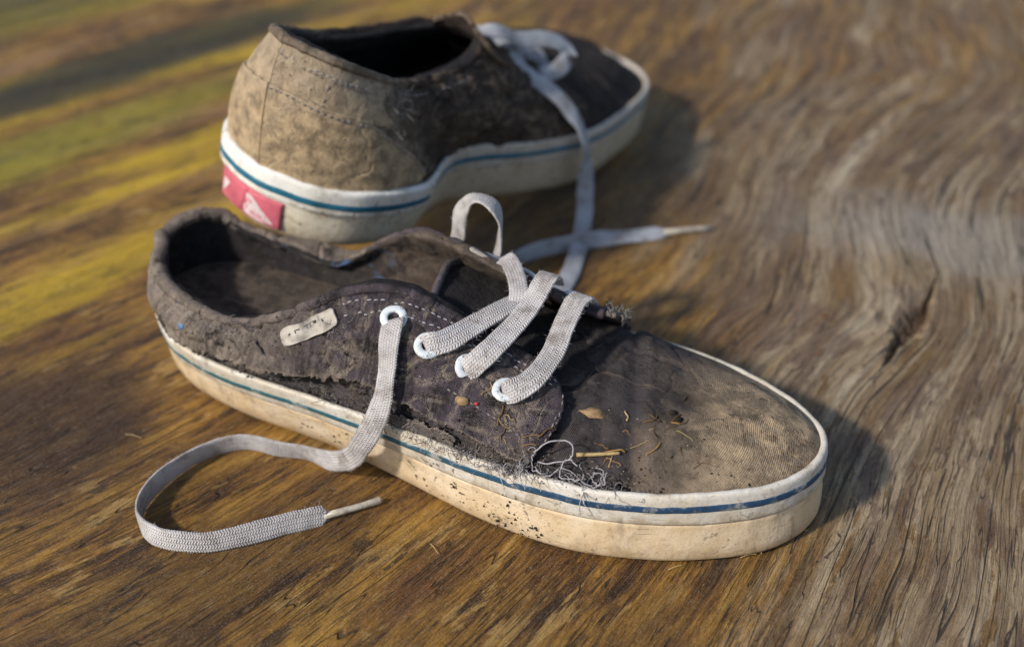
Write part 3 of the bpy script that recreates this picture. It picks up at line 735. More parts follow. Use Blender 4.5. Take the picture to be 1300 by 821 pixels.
    col = m.mix(m.math('MULTIPLY', ck, .85), col, (.030, .017, .009))
    s5 = m.noise(m.scale(g, (2600, 130, 1)), 1, 3, .6)
    col = m.mix(m.ramp(s5, .35, .68, .36, 0), col, m.mix(.5, col, (.02, .01, .005)))
    col = m.mix(m.ramp(s5, .55, .75, 0, .25), col, (.55, .45, .32))
    col = m.mix(m.ramp(micro, .35, .6, .42, 0), col, m.mix(.35, col, (.02, .012, .006)))
    col = m.mix(m.ramp(m.noise(P, 1900, 3, .7), .52, .70, 0, .38), col, m.mix(.5, col, (.72, .62, .46)))
    h = m.math('ADD', m.math('MULTIPLY', s2, .8), m.math('ADD', m.math('MULTIPLY', s3, .7), m.math('ADD', m.math('MULTIPLY', fine, .3), m.math('ADD', m.math('MULTIPLY', s5, .5), m.math('MULTIPLY', ck, -1.3)))))
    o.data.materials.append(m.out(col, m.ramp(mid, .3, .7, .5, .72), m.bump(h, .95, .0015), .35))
    o["kind"] = "structure"
    o["label"] = "weathered plywood board, golden brown turning grey with wavy grain and an open split"
    return o
plywood()
# ------------------------------------------------------------------ shoe parts
def ring(TOP, BOT, z, off, n=720, H=33.0):
    T, B = outline(TOP, n), outline(BOT, n)
    t = np.clip(np.broadcast_to(np.asarray(z, float), (n,)) / H, 0, 1)[:, None]
    C = B + (T - B) * t
    return np.concatenate([inset(C, -np.asarray(off, float).reshape(-1, 1) if np.ndim(off) else -off), np.broadcast_to(np.asarray(z, float), (n,))[:, None]], 1)

def make_sole(root, TOP, BOT, mats, seed, notch=None, heel_tape=None):
    n = 720
    s = np.arange(n) / n
    base = outline(TOP, n)
    lowp = fbm(np.concatenate([base / 16., np.zeros((n, 1))], 1), 2, seed)
    rows = []
    for z, off in ((0, -5), (.15, -3), (.6, -1.4), (1.5, -.5), (3, .0), (6, .25), (9, .35), (12, .3), (15, .25), (17.4, .3), (18.6, .35), (19.3, .1), (19.8, -.7), (20.5, -1.6), (24, -3.5)):
        r = ring(TOP, BOT, z, off)
        d = .35 * fbm(r / 11., 3, seed + 1) + .12 * fbm(r / 2.2, 2, seed + 2)
        r[:, :2] = inset(r[:, :2], -(d[:, None]) * np.clip(z / 3, 0, 1))
        rows.append(r)
    sole = sweep_closed("sole", rows, mats[0], root, caps='bt')
    def foxrow(z, off, lift=1.0):
        zz = z + lift * np.clip((z - 19.5) / 13, 0, 1) * (.75 * lowp + .25 * fbm(np.concatenate([base / 4., np.ones((n, 1))], 1), 2, seed + 4))
        if notch is not None:
            x0, wd, dep = notch
            m_ = np.exp(-((base[:, 0] - x0) / wd) ** 2) * (base[:, 1] < 0)
            zz = zz - dep * m_ * np.clip((z - 25) / 8, 0, 1)
        r = ring(TOP, BOT, zz, off)
        d = .22 * fbm(r / 7., 3, seed + 5) + .07 * fbm(r / 1.5, 2, seed + 6)
        r[:, :2] = inset(r[:, :2], -d[:, None])
        return r
    prof = [(19.2, -1.2), (19.35, .15), (19.8, .75), (20.8, .95), (22, .95), (23, .95), (25, .95), (27, .95), (29, .95), (31, .9), (32.3, .8), (33, .45), (33.35, -.2), (33.3, -1.1), (32.6, -2.0), (30, -2.6), (22, -2.8)]
    tape = sweep_closed("foxing_tape", [foxrow(*p) for p in prof], mats[1], root, close_profile=True)
    tape["label"] = "dirty white rubber tape round the top of the sole"
    rise = 2.1 * np.clip((base[:, 0] - 60) / 120, 0, 1)
    st = sweep_closed("stripe", [foxrow(p[0] + rise, p[1]) for p in ((23.7, .8), (23.85, 1.15), (24.4, 1.22), (25.2, 1.22), (26, 1.22), (26.6, 1.15), (26.75, .8))], mats[2], tape)
    st["label"] = "blue teal line painted round the sole"
    if heel_tape:
        L = []
        for z, off in prof:
            L.append(foxrow(z, off + (1.7 if z > 19.3 and off > 0 else 0)))
        R = np.array(L)
        k0, k1 = heel_tape
        R = np.concatenate([R[:, k0:], R[:, :k1]], 1)
        m_, n_ = R.shape[:2]
        id_ = np.arange(m_ * n_).reshape(m_, n_)
        F = [tuple(x) for x in np.stack([id_[:-1, :-1], id_[:-1, 1:], id_[1:, 1:], id_[1:, :-1]], 2).reshape(-1, 4)]
        F += [tuple(id_[:, 0]), tuple(id_[::-1, -1])]
        hp = mk("heel_tape", R.reshape(-1, 3), F, mats[1], tape); hp["label"] = "second layer of tape wrapped round the heel"
        L = np.array([foxrow(*p) for p in ((23.0, 2.4), (23.2, 2.85), (24, 2.95), (25, 2.95), (26, 2.95), (26.4, 2.85), (26.6, 2.4))])
        R = np.concatenate([L[:, k0 + 1:], L[:, :k1 - 1]], 1); m_, n_ = R.shape[:2]; id_ = np.arange(m_ * n_).reshape(m_, n_)
        F = np.stack([id_[:-1, :-1], id_[:-1, 1:], id_[1:, 1:], id_[1:, :-1]], 2).reshape(-1, 4)
        mk("heel_stripe", R.reshape(-1, 3), F, mats[2], tape)
    return sole, tape

def lining(name, ctrl, root, nrib, mat, depth=7.0, seed=5):
    C = np.array(ctrl[:nrib], float)
    rows = []
    for r in C:
        def inn(p, d, dz=0.0):
            c = np.array([np.clip(p[0], 34, 200), 1.5 if p[1] > 0 else -1.5, p[2]])
            v = c - p; v[2] = 0; v = unit(v)
            return p + v * d + np.array([0, 0, dz])
        rows.append([r[5] + np.array([0, 0, .3]), inn(r[5], 2.2, .9), inn(r[5], depth * .75, -.8), inn(r[4], depth, -1.0), inn(r[3], depth * .95), inn(r[1], depth * .8), inn(r[0], depth * .8, 1.5)])
    G = net(rows, 240, 60)
    n = orient(G, (110, 0, 60)) * -1
    G = wrinkle(G, n, .9, .8, seed)
    return shell(name, G, -orient(G, (110, 0, 60)), mat, root, 0, .6)

def stitches(name, G, N, pts, mat, root, step=2.7, length=1.75, off=.35, seed=0, drop=.12, width=.33):
    """pts: (a,b) polyline on the surface"""
    rnd = random.Random(seed)
    ab = cat(np.array(pts, float), 400)
    P = samp(G, ab[:, 0], ab[:, 1]); NN = unit(samp(N, ab[:, 0], ab[:, 1]))
    L = np.concatenate([[0], np.cumsum(np.linalg.norm(np.diff(P, axis=0), axis=1))])
    parts = []
    s = 0.0
    while s + length < L[-1]:
        if rnd.random() > drop:
            q = np.linspace(s, s + length * rnd.uniform(.85, 1.1), 4)
            p = np.stack([np.interp(q, L, P[:, k]) for k in range(3)], 1)
            nn = np.stack([np.interp(q, L, NN[:, k]) for k in range(3)], 1)
            p = p + nn * (off + .12 * np.array([-2.2, 1, 1, -2.2]))[:, None]
            parts.append(tube(None, p, np.array([.6, 1, 1, .6]) * width, None, sides=5))
        s += step * rnd.uniform(.95, 1.06)
    V, F = join(parts)
    o = mk(name, V, F, mat, root)
    o["kind"] = "stuff"
    return o

def eyelet(G, N, a, b, root, mat):
    c = samp(G, a, b); nn = unit(samp(N, a, b))
    t1 = unit(samp(G, a + .01, b) - samp(G, a - .01, b)); t1 = unit(t1 - (t1 @ nn) * nn); t2 = np.cross(nn, t1)
    prof = [(2.2, -.6), (2.15, .35), (2.4, .8), (2.9, 1.0), (3.7, .95), (4.6, .75), (5.15, .4), (5.3, .05), (5.15, -.3)]
    k = 40
    ang = np.linspace(0, 2 * np.pi, k, endpoint=False)
    rows = []
    for r, h in prof:
        j = 1 + .012 * np.sin(3 * ang + a * 40)
        rows.append(c + (np.cos(ang) * r * j)[:, None] * t1 + (np.sin(ang) * r * j)[:, None] * t2 + (h + 1.25) * nn)
    o = sweep_closed("eyelet", np.array(rows)[:, ::-1], mat, root)
    d = c + 1.3 * nn
    hv = np.concatenate([[d - .3 * nn], d + 2.3 * (np.cos(ang)[:, None] * t1 + np.sin(ang)[:, None] * t2) - .25 * nn])
    hf = [(0, 1 + i, 1 + (i + 1) % k) for i in range(k)]
    mk("eyelet_hole", hv, hf, M['hole'], o)
    return o, c, nn

def frayed(G, nu, nv, seed, front=None, lo=None, hi=None):
    """which cells of a cloth grid are still there: ragged rims"""
    a = np.linspace(0, 1, nu - 1)[:, None]; b = np.linspace(0, 1, nv - 1)[None, :]
    gm = G[:-1, :-1]
    w = fbm(gm / 2.6, 3, seed)
    keep = np.ones((nu - 1, nv - 1), bool)
    if front is not None: keep &= a < 1 - front * (.5 + w)
    return keep

# ================================================================== the worn right shoe in front
front = bpy.data.objects.new("canvas_shoe", None); COL.objects.link(front)
front.matrix_world = M_F
tag(front, "dark plum canvas sneaker with frayed side, flat on the board, pale lace through its eyelets", "shoe")
make_sole(front, F_TOP, F_BOT, (M['sole_front'], M['fox_front'], M['stripe_front']), 101, (192.5, 1.6, 3.4))

# the outer side: an upper panel whose lower edge has come away, over a torn lower strip
gm = LG[:-1, :-1]
aF = np.linspace(0, 1, NU)[:, None]; bF = np.linspace(0, 1, NV)[None, :]
def edge_b(a): return np.interp(a, [0, .12, .155, .23, .31, .385, .46, .54, .615, .69, .77, .846, 1], [.02, .08, .42, .57, .65, .67, .68, .61, .50, .43, .36, .29, .18])
eF = edge_b(aF) + .03 * fbm(np.stack([LG[..., 0] / 9, 0 * LG[..., 0], 0 * LG[..., 0]], 2), 3, 205)
opening = np.interp(aF, [0, .12, .2, .9, 1.0], [0, 0, 1, 1, .5])
flare = opening * (2.3 * np.exp(-np.clip(bF - eF, 0, 1) / .045) + .6)
PG = LG + LN * flare[..., None]
PG[..., 2] -= (opening * .5 * np.exp(-np.clip(bF - eF, 0, 1) / .06))
PN = orient(PG)
keepP = (bF > eF)[:-1, :-1] | (opening[:-1] < .02)
keepP &= np.linspace(0, 1, NU - 1)[:, None] < 1 - .012 * (1 + fbm(gm / 1.7, 2, 213)) * (np.linspace(0, 1, NV - 1)[None] < .6)
q = shell("quarter", PG, PN, M['canvas_dark'], front, 1.0, 1.7, keepP)
q["label"] = "outer side of the dark shoe, its lower edge come away and frayed"
bb = np.linspace(0, 1, NV - 1)[None, :]
xx = gm[..., 0]
eC = eF[:-1, :-1]
lower = shell("lower_quarter", LG, LN, M['canvas_low'], front, -1.3, 1.0, (bb < eC + .10) & (aF[:-1] > .1))
keepS = (xx > 112) & (bb < .10 + .07 * fbm(gm / 5., 3, 215) + .05 * fbm(gm / 14., 2, 216)) & ~((xx > 178) & (fbm(gm / 5., 2, 217) > -.1))
st_ = shell("torn_strip", LG, LN, M['strip'], front, .4, 1.0, keepS)
st_["label"] = "torn paler strip of cloth along the sole"
keepS = (bb > .15) & (bb < .30 + .05 * fbm(gm / 4., 3, 225)) & (xx > 134 + 5 * fbm(gm / 4., 2, 226)) & (xx < 166 + 6 * fbm(gm / 4., 2, 227))
shell("torn_scrap", LG, LN, M['strip'], front, .9, .8, keepS & (bb < eC + .04))
LG0, LN0 = LG, LN
LG, LN = PG, PN
gm = MG[:-1, :-1]
ra = fbm(gm / 2.2, 3, 220)
keepM = np.linspace(0, 1, NU - 1)[:, None] < 1 - .03 * (.6 + ra)
q = shell("quarter", MG, MN, M['canvas_dark'], front, 1.0, 1.8, keepM)
q["label"] = "inner side of the dark shoe, its flap curled up and ragged at the end"
# darker strip of cloth showing behind the split
shell("backing_cloth", LG0[180:, 0:60], LN0[180:, 0:60], M['lining'], front, -2.4, .6)
keepV = ~((VG[:-1, :-1, 0] > 204) & (VG[:-1, :-1, 0] < 236) & (VG[:-1, :-1, 1] < 0) & (np.linspace(0, 1, VG.shape[1] - 1)[None] < .13 + .10 * fbm(VG[:-1, :-1] / 5., 3, 231)) & (fbm(VG[:-1, :-1] / 4.5, 2, 233) > .06))
vp = shell("vamp", VG, VN, M['canvas_vamp'], front, 0, 1.0, keepV)
vp["label"] = "creased dark toe cloth fading to tan at the tip"
shell("vamp_backing", VG[40:118, 1:34], VN[40:118, 1:34], M['lining'], front, -1.8, .5)
lining("collar_lining", LAT, front, 11, M['lining'], 6.0, 301)
lining("collar_lining", MED, front, 12, M['lining_worn'], 5.0, 303)
# rolled binding along the opening
def binding(G, N, i1, root, mat, r0, seed, heel=0.0):
    P = G[:i1, -1] + np.array([0, 0, -.4])
    L = np.concatenate([[0], np.cumsum(np.linalg.norm(np.diff(P, axis=0), axis=1))])
    k = int(L[-1] / .8)
    P = np.stack([np.interp(np.linspace(0, L[-1], k), L, P[:, c]) for c in range(3)], 1)
    r = r0 * (1 + heel * np.clip(1 - P[:, 0] / 60, 0, 1)) * (1 + .16 * fbm(P / 9., 2, seed) + .10 * fbm(P / 2., 2, seed + 1))
    P = P + .25 * np.stack([fbm(P / 5. + q * 9, 2, seed + q) for q in range(3)], 1)
    V, F = tube(None, P, r, None, sides=14)
    a = np.linspace(0, 14, 14, endpoint=False)
    uv = np.stack([np.repeat(np.linspace(0, L[-1], k), 14), np.tile(a, k)], 1)
    return mk("collar_binding", V, F, mat, root, uv)
binding(LG, LN, 395, front, M['canvas_dark'], 2.2, 310, .6)
binding(MG, MN, 405, front, M['canvas_dark'], 2.0, 312, .6)

# insole, dished under the heel
O = inset(outline(F_TOP, 300), 6.5); O = O[(O[:, 0] < 205)]
k0 = np.argmin(O[:, 0]); 
Oi = inset(outline(F_TOP, 300), 6.0)
r = np.linspace(0, 1, 40)
cen = np.stack([np.clip(Oi[:, 0], 32, 235), 0 * Oi[:, 0]], 1)
XY = Oi[:, None] + (cen - Oi)[:, None] * r[None, :, None]
zz = 33.5 - 7 * np.clip((XY[..., 0] - 110) / 60, 0, 1) + 5.0 * np.clip(1 - XY[..., 0] / 120, 0, 1) - 1.5 * (1 - (1 - r) ** 2)[None] + .4 * fbm(np.concatenate([XY / 9, 0 * XY[..., :1]], 2), 2, 77)
IG = np.concatenate([XY, zz[..., None]], 2)
IG = np.concatenate([IG, IG[:1]], 0)
nI = np.zeros_like(IG); nI[..., 2] = 1
shell("insole", IG, nI, M['insole'], front, 0, 2.0)

# tongue
TC = []
for x, zc, yc, w in ((206, 49.5, 1, 20), (190, 53.5, 1.5, 22), (172, 58.5, 2.5, 23.5), (155, 63.5, 4, 24), (143, 67.5, 5, 23), (137, 70.0, 6, 21)):
    TC.append([(x + (3 if abs(f) > .9 else 0) - (0 if x > 150 else f * 5), yc + f * w, zc - 4.5 * f * f) for f in (-1, -.6, 0, .6, 1)])
TG = net(TC, 160, 80); TN = orient(TG, (170, 0, 0)); TG = wrinkle(TG, TN, .8, .7, 401); TN = orient(TG, (170, 0, 0))
tg = shell("tongue", TG, TN, M['lining'], front, 0, 2.2)
stitches("tongue_stitching", TG, TN, [(.95, .04), (.95, .5), (.95, .96)], M['thread_white'], tg, seed=4, off=.1)
P = samp(TG, np.full(60, .995), np.linspace(0, 1, 60))
tube("tongue_binding", P, 1.7, M['canvas_dark'], tg, 10)

# stitching rows that follow the collar and the flap
th_, td_ = M['thread_white'], M['thread_dark']
stitches("stitching", LG, LN, [(.505, .955), (.55, .945), (.60, .945), (.66, .945), (.72, .945), (.80, .94), (.88, .93), (.955, .90)], th_, front, seed=1, off=1.15, drop=.08)
stitches("stitching", LG, LN, [(.515, .905), (.55, .895), (.60, .893), (.66, .893), (.72, .893), (.80, .885), (.88, .875), (.94, .85)], th_, front, seed=2, off=1.15, drop=.12)
stitches("stitching", LG, LN, [(.965, .84), (.972, .70), (.972, .55), (.968, .40)], td_, front, seed=3, off=1.1, drop=.2)
stitches("stitching", LG, LN, [(.945, .80), (.952, .68), (.952, .55), (.945, .42)], td_, front, seed=8, off=1.1, drop=.25)
stitches("stitching", LG, LN, [(.60, .64), (.68, .63), (.76, .60), (.84, .53), (.90, .44)], td_, front, seed=5, off=1.05, drop=.25)
stitches("stitching", LG, LN, [(.10, .90), (.20, .90), (.30, .91), (.38, .92)], td_, front, seed=6, off=1.1, drop=.35)
stitches("stitching", MG, MN, [(.50, .955), (.56, .95), (.64, .95), (.74, .95)], th_, front, seed=7, off=1.1, drop=.3)

# eyelets
EY = [(.6038, .8716), (.6754, .7798), (.7589, .7615), (.8377, .7064)]
ey = [eyelet(LG, LN, a, b, front, M['eyelet']) for a, b in EY]
for a, b in ((.74, .86), (.82, .86), (.90, .85)):
    eyelet(MG, MN, a, b, front, M['eyelet'])

# little woven tag stitched to the collar, its print worn away
TAGC = [np.array(c) for c in ((.4033, .9174), (.4964, .9541), (.5107, .8716), (.4224, .8257))]
u_, v_ = np.linspace(0, 1, 6)[:, None], np.linspace(0, 1, 4)[None, :]
ab_ = [TAGC[0][k] * (1 - u_) * (1 - v_) + TAGC[1][k] * u_ * (1 - v_) + TAGC[2][k] * u_ * v_ + TAGC[3][k] * (1 - u_) * v_ for k in (0, 1)]
TS = net(samp(LG, ab_[0], ab_[1]) + unit(samp(LN, ab_[0], ab_[1])) * .4, 72, 32)
TSN = orient(TS)
cu_, cv_ = np.linspace(0, 1, 71)[:, None], np.linspace(0, 1, 31)[None, :]
corner = np.hypot(np.clip(np.abs(cu_ - .5) - .45, 0, 1) / .05, np.clip(np.abs(cv_ - .5) - .38, 0, 1) / .12) < 1
border = np.minimum(np.minimum(np.linspace(0, 1, 72), 1 - np.linspace(0, 1, 72))[:, None] * 3, np.minimum(np.linspace(0, 1, 32), 1 - np.linspace(0, 1, 32))[None, :])
TS = TS + TSN * (.35 * np.exp(-(border / .09) ** 2) + .12 * fbm(TS / 3., 2, 5))[..., None]
tg2 = shell("side_tag", TS, TSN, M['tag_white'], front, 1.7, 1.3, corner)
tg2["label"] = "small grubby white tag with worn black print"
for u0, u1, v0, v1 in ((.17, .21, .38, .50), (.30, .38, .28, .35), (.29, .31, .30, .50), (.44, .70, .25, .30), (.49, .51, .32, .44), (.57, .585, .30, .46), (.64, .70, .28, .38), (.78, .80, .30, .44)):
    uu, vv = np.linspace(u0, u1, 9)[:, None] + 0 * np.zeros((1, 6)), np.linspace(v0, v1, 6)[None] + np.zeros((9, 1))
    PM = samp(TS, uu, vv); kp_ = fbm(PM[:-1, :-1] / .8, 2, 66) > -.25
    shell("print_mark", PM, unit(samp(TSN, uu, vv)), M['print_dark'], tg2, 1.76, .2, kp_)
# torn strip of pale lining peeling beside the tag
pp = samp(LG, [.315, .335, .352, .368, .385], [.985, .97, .93, .86, .79]); nn = unit(samp(LN, [.315, .335, .352, .368, .385], [.985, .97, .93, .86, .79]))
ribbon("peeled_strip", pp + nn * 2.2, np.cross(nn, np.gradient(pp, axis=0)), M['strip'], front, 2.4, .7, 60, lambda t: .35 + .4 * math.sin(t * 3.1) + .25 * math.sin(t * 23), 3)

# lace bars across the tongue
def bar(pts, sides, seed, **k): return ribbon("lace", pts, sides, M['lace_front'], front, seed=seed, **k)
pinch = lambda t: min(1.0, .42 + t * 3.6)
c2, c3, c4 = ey[1][1], ey[2][1], ey[3][1]
bar([c2 + (-1, 0.6, -4), c2 + (1.2, -1.2, 1.4), (157.5, -26.5, 67), (164, -14, 68.5), (169, -3, 69.5), (173, 7, 69), (177, 18, 66)],
    [(-.3, .5, 1), (-.4, .3, .9), (-.75, .35, .55), (-.9, .3, .2), (-.9, .25, .1), (-.9, .3, 0), (-.9, .3, 0)], 1, w_fun=pinch)
bar([c3 + (-1, .6, -4), c3 + (1.6, -2.0, 1.4), (172.5, -26, 64.5), (177, -10, 68.5), (178.5, 3, 72), (179.5, 13, 76.5), (180, 17.5, 75.5), (180, 20.5, 70)],
    [(-.4, .4, 1), (-.6, .3, .8), (-.85, .25, .4), (-.97, .2, .05), (-.98, .15, 0), (-.98, .1, 0), (-.98, .1, 0), (-.98, 0, 0)], 2, w_fun=pinch)
bar([c4 + (-1.5, .6, -4), c4 + (2.0, -2.6, 1.4), (191, -27.5, 57.8), (193.5, -14, 61.5), (193, 0, 66.5), (193, 10, 70.5), (194.5, 15.5, 70.6), (195, 19, 66)],
    [(-.3, .5, 1), (-.5, .35, .8), (-.8, .45, .4), (-.95, .2, .1), (-.97, .15, 0), (-.98, .12, 0), (-.98, .1, 0), (-.98, 0, 0)], 3, w_fun=pinch)
# short crossing end that tucks under the inner flap
bar([(154, 22, 72), (160, 19, 77), (167, 12, 76), (172, 4, 71), (172, -4, 63)], [(.5, .6, .5), (.6, .6, .4), (.75, .6, .1), (.9, .4, 0), (.95, .2, 0)], 4, width=7.5)
# loop standing up behind the inner flap
lp = bar([(131, 30, 66), (132, 32, 75), (133, 33, 84), (138.5, 33, 92), (146, 32.5, 93), (151, 33, 86), (150, 34, 74), (146, 36, 60)],
         [(.85, -.5, 0), (.85, -.5, 0), (.85, -.5, .1), (.6, -.7, .2), (.1, -1, .1), (.3, -.9, 0), (.5, -.8, 0), (.5, -.8, 0)], 5)
lp["label"] = "lace loop standing up behind the inner flap"
# long free end: out of the top eyelet, down the side, looped on the board
Minv = np.array(M_F.inverted())
def w2l(p):
    p = np.array([p[0] / 1000, p[1] / 1000, p[2] / 1000, 1.0]); return (Minv @ p)[:3] * 1000
c1 = ey[0][1]
ground = [(-62, 397, 9), (-72, 394.5, 5.6), (-85, 394.5, 5.2), (-97, 398, 5.0), (-110, 402, 4.9), (-121, 399.5, 4.9), (-131.5, 391.5, 4.9), (-140, 379.5, 4.9), (-144.5, 367, 4.9), (-143.5, 357, 4.9), (-137.5, 349, 4.9), (-128, 345, 4.9), (-114, 344.5, 4.9), (-99, 349, 4.7), (-85, 355, 4.2), (-76, 359, 3.2), (-72, 361, 2.6)]
gl = [w2l(p) for p in ground[2:]]
pth = [c1 + (-.5, 1, -4), c1 + (.8, -2.2, .8), (138, -39.5, 66), (139.5, -45, 58), (140, -49.5, 50), (138.5, -52.5, 42), (135, -54.5, 33.5), (131.3, -55, 26.5), (126.5, -53.5, 19), (120.5, -50.5, 12.5), (111.5, -48, 7.6)] + gl
T_ = np.gradient(np.array(pth), axis=0)
NF = [(0, -.8, .6)] * 4 + [(.1, -.85, .5), (.25, -.85, .4), (.3, -.85, .4), (.25, -.85, .4), (.1, -.9, .4), (0, -.95, .3), (0, -.97, .2)]
sd = [np.cross(np.array(NF[i]), unit(T_[i])) for i in range(len(NF))] + [(0, .2, -1)] * 1 + [(-.05, .1, -1)] * 4 + [(.1, 0, -1)] * 3 + [(0, -.2, -1)] * 3 + [(0, -.4, -.9)] * 4
le = bar(pth, sd, 6, w_fun=lambda t: min(1.0, .5 + t * 14) * (1 - .2 * math.exp(-((t - .13) / .05) ** 2)) * min(1.0, .32 + (1 - t) * 26), width=9.0)
le["label"] = "long free lace end curled into a loop on the board"
tube("aglet", [w2l(p) for p in ((-73.5, 360.5, 2.6), (-66, 363.8, 2.3), (-59, 367, 2.0), (-53, 370, 1.9), (-51.8, 370.6, 2.2))], [1.45, 1.35, 1.3, 1.55, .9], M['aglet'], le, 10)

def lace_fuzz(o, count, seed):
    rg = random.Random(seed); nv = len(o.data.vertices); co = np.empty(nv * 3); o.data.vertices.foreach_get("co", co); co = co.reshape(-1, 20, 3) * 1000
    parts = []
    for _ in range(count):
        i = rg.randrange(2, len(co) - 2); j = rg.choice((0, 1, 19, 9, 10, 11, rg.randrange(20)))
        p = co[i, j]; n = unit(p - co[i].mean(0)); t = unit(co[i + 1, j] - co[i - 1, j])
        d = unit(n * rg.uniform(.4, 1) + t * rg.gauss(0, 1) + .3 * np.array([rg.gauss(0, 1) for _ in range(3)])); L_ = rg.uniform(.5, 1.7)
        parts.append(tube(None, np.array([p - n * .15, p + d * L_ * .5, p + d * L_ + np.array([rg.gauss(0, .3) for _ in range(3)])]), .04, None, sides=3))
    V, F = join(parts); f = mk("lace_fuzz", V, F, M['thread_pale'], o); f["kind"] = "stuff"
for q_, o_ in enumerate([o for o in front.children if o.name.split('.')[0] == "lace"]): lace_fuzz(o_, 90 if len(o_.data.vertices) < 4000 else 240, q_)
# pale edge where the binding of the inner flap has worn through
we = tube("worn_edge", MG[288:316:3, -1] + np.array([-.2, -1.3, .6]), [.6, 1.4, 1.6, 1.5, 1.7, 1.5, 1.6, 1.4, 1.0, .5], M['tag_white'], front, 10)
we["label"] = "pale patch where the flap's binding has worn through"
# loose threads where the side has split
rnd = random.Random(11)
def threads(name, root, G, N, spots, mat, count, size, seed, rad=.16, off=1.0):
    rnd = random.Random(seed); parts = []
    for q in range(count):
        a, b = rnd.choice(spots)
        a += rnd.gauss(0, .012); b += rnd.gauss(0, .03)
        p = samp(G, a, b); n = unit(samp(N, a, b))
        pts = [p]
        d = unit(np.array([rnd.gauss(0, 1), rnd.gauss(-.4, .6), rnd.gauss(0, .6)]) + n * .9)
        turn = rnd.gauss(0, .55)
        s = size * rnd.uniform(.5, 1.4)
        for k in range(7):
            pts.append(pts[-1] + d * s / 7)
            ax = unit(n + .4 * np.array([rnd.gauss(0, 1) for _ in range(3)]))
            d = unit(d * math.cos(turn) + np.cross(ax, d) * math.sin(turn) - .10 * n + .15 * np.array([rnd.gauss(0, 1) for _ in range(3)]))
        parts.append(tube(None, cat(np.array(pts) + n * off, 18), rad * rnd.uniform(.6, 1.3), None, sides=4))
    V, F = join(parts); o = mk(name, V, F, mat, root); o["kind"] = "stuff"; return o
threads("frayed_threads", front, PG, PN, [(.93, .16), (.95, .17), (.97, .2), (.98, .16), (.985, .25), (.90, .16)], M['thread_white'], 26, 9, 1, .17, 1.0)
threads("frayed_threads", front, VG, VN, [(.20, .12), (.215, .18), (.225, .14), (.235, .09), (.25, .10), (.262, .08)], M['thread_white'], 26, 10, 2, .17, .3)
threads("frayed_threads", front, VG, VN, [(.19, .08), (.20, .10), (.215, .1), (.225, .07), (.24, .06), (.255, .06), (.27, .06)], M['thread_dark'], 90, 6, 12, .14, .2)
threads("frayed_threads", front, PG, PN, [(.60, .22), (.66, .20), (.72, .19), (.78, .18), (.84, .17), (.88, .17), (.93, .15), (.97, .15), (.5, .27), (.4, .29)], M['thread_dark'], 220, 4.5, 3, .12, .6)
threads("frayed_threads", front, LG0, LN0, [(.62, .09), (.68, .09), (.74, .09), (.80, .08), (.86, .08)], M['thread_white'], 70, 4, 13, .12, .2)
threads("frayed_threads", front, MG, MN, [(.975, .8), (.975, .9), (.975, .97), (.97, .7)], M['thread_dark'], 60, 5, 4, .15)
threads("frayed_threads", front, LG, LN, [(.30, .97), (.33, .95), (.36, .9), (.39, .82), (.5, .86), (.52, .83), (.54, .8)], M['thread_dark'], 60, 5, 5, .12)
# thick loose cord ends that curl out of the tear
def cord(pts, rad, seed):
    V, F = tube(None, cat(np.array(pts, float), 60) + .9 * np.stack([fbm(np.stack([np.arange(60) / 6., np.full(60, q * 3.), np.zeros(60)], 1), 2, seed) for q in range(3)], 1), rad, None, sides=7)
    o = mk("loose_cord", V, F, M['thread_white'], front); return o
rc = random.Random(5)
for q in range(5):
    cx, cy, cz = rc.uniform(197, 226), -44.5 - rc.uniform(0, 2.5), 37.5
    rr, t0, tn = rc.uniform(1.6, 4.2), rc.uniform(0, 6.28), rc.uniform(2.5, 5.6) * rc.choice((-1, 1))
    cord([(cx + rr * 1.2 * math.cos(t0 + tn * k / 6) + rc.gauss(0, .4), cy + .5 * rr * math.sin(t0 + tn * k / 6) + rc.gauss(0, .3), cz + rr * .8 * math.sin(t0 + tn * k / 6) + rc.gauss(0, .3)) for k in range(7)], rc.uniform(.16, .26), 60 + q)
cord([(199, -44, 39), (202, -45, 43), (205.5, -43, 46), (210, -41, 46.3), (213.5, -41.5, 43.5), (212, -43.5, 40), (207, -45, 38), (202, -46.5, 37.5)], .3, 3)

# ================================================================== the paler left shoe leaning its heel on the first
back = bpy.data.objects.new("canvas_shoe", None); COL.objects.link(back)
back.matrix_world = M_B
tag(back, "tan-heeled canvas sneaker with pink heel label, its heel propped on the dark shoe", "shoe")
make_sole(back, B_TOP, B_BOT, (M['sole_back'], M['fox_back'], M['stripe_back']), 501, None, (602, 140))
gm = BG[:-1, :-1]
shell("quarter", BG, BN, M['canvas_back'], back, .8, 1.6)
shell("quarter", CG, CN, M['canvas_back'], back, .8, 1.6)
shell("vamp", WG, WN, M['canvas_back_vamp'], back, 0, 1.0)
lining("collar_lining", BMED, back, 12, M['lining'], 8.5, 511)
lining("collar_lining", BLAT, back, 9, M['lining'], 8.5, 513)
binding(BG, BN, 360, back, M['canvas_back'], 2.4, 520)
binding(CG, CN, 380, back, M['canvas_back'], 2.4, 522)
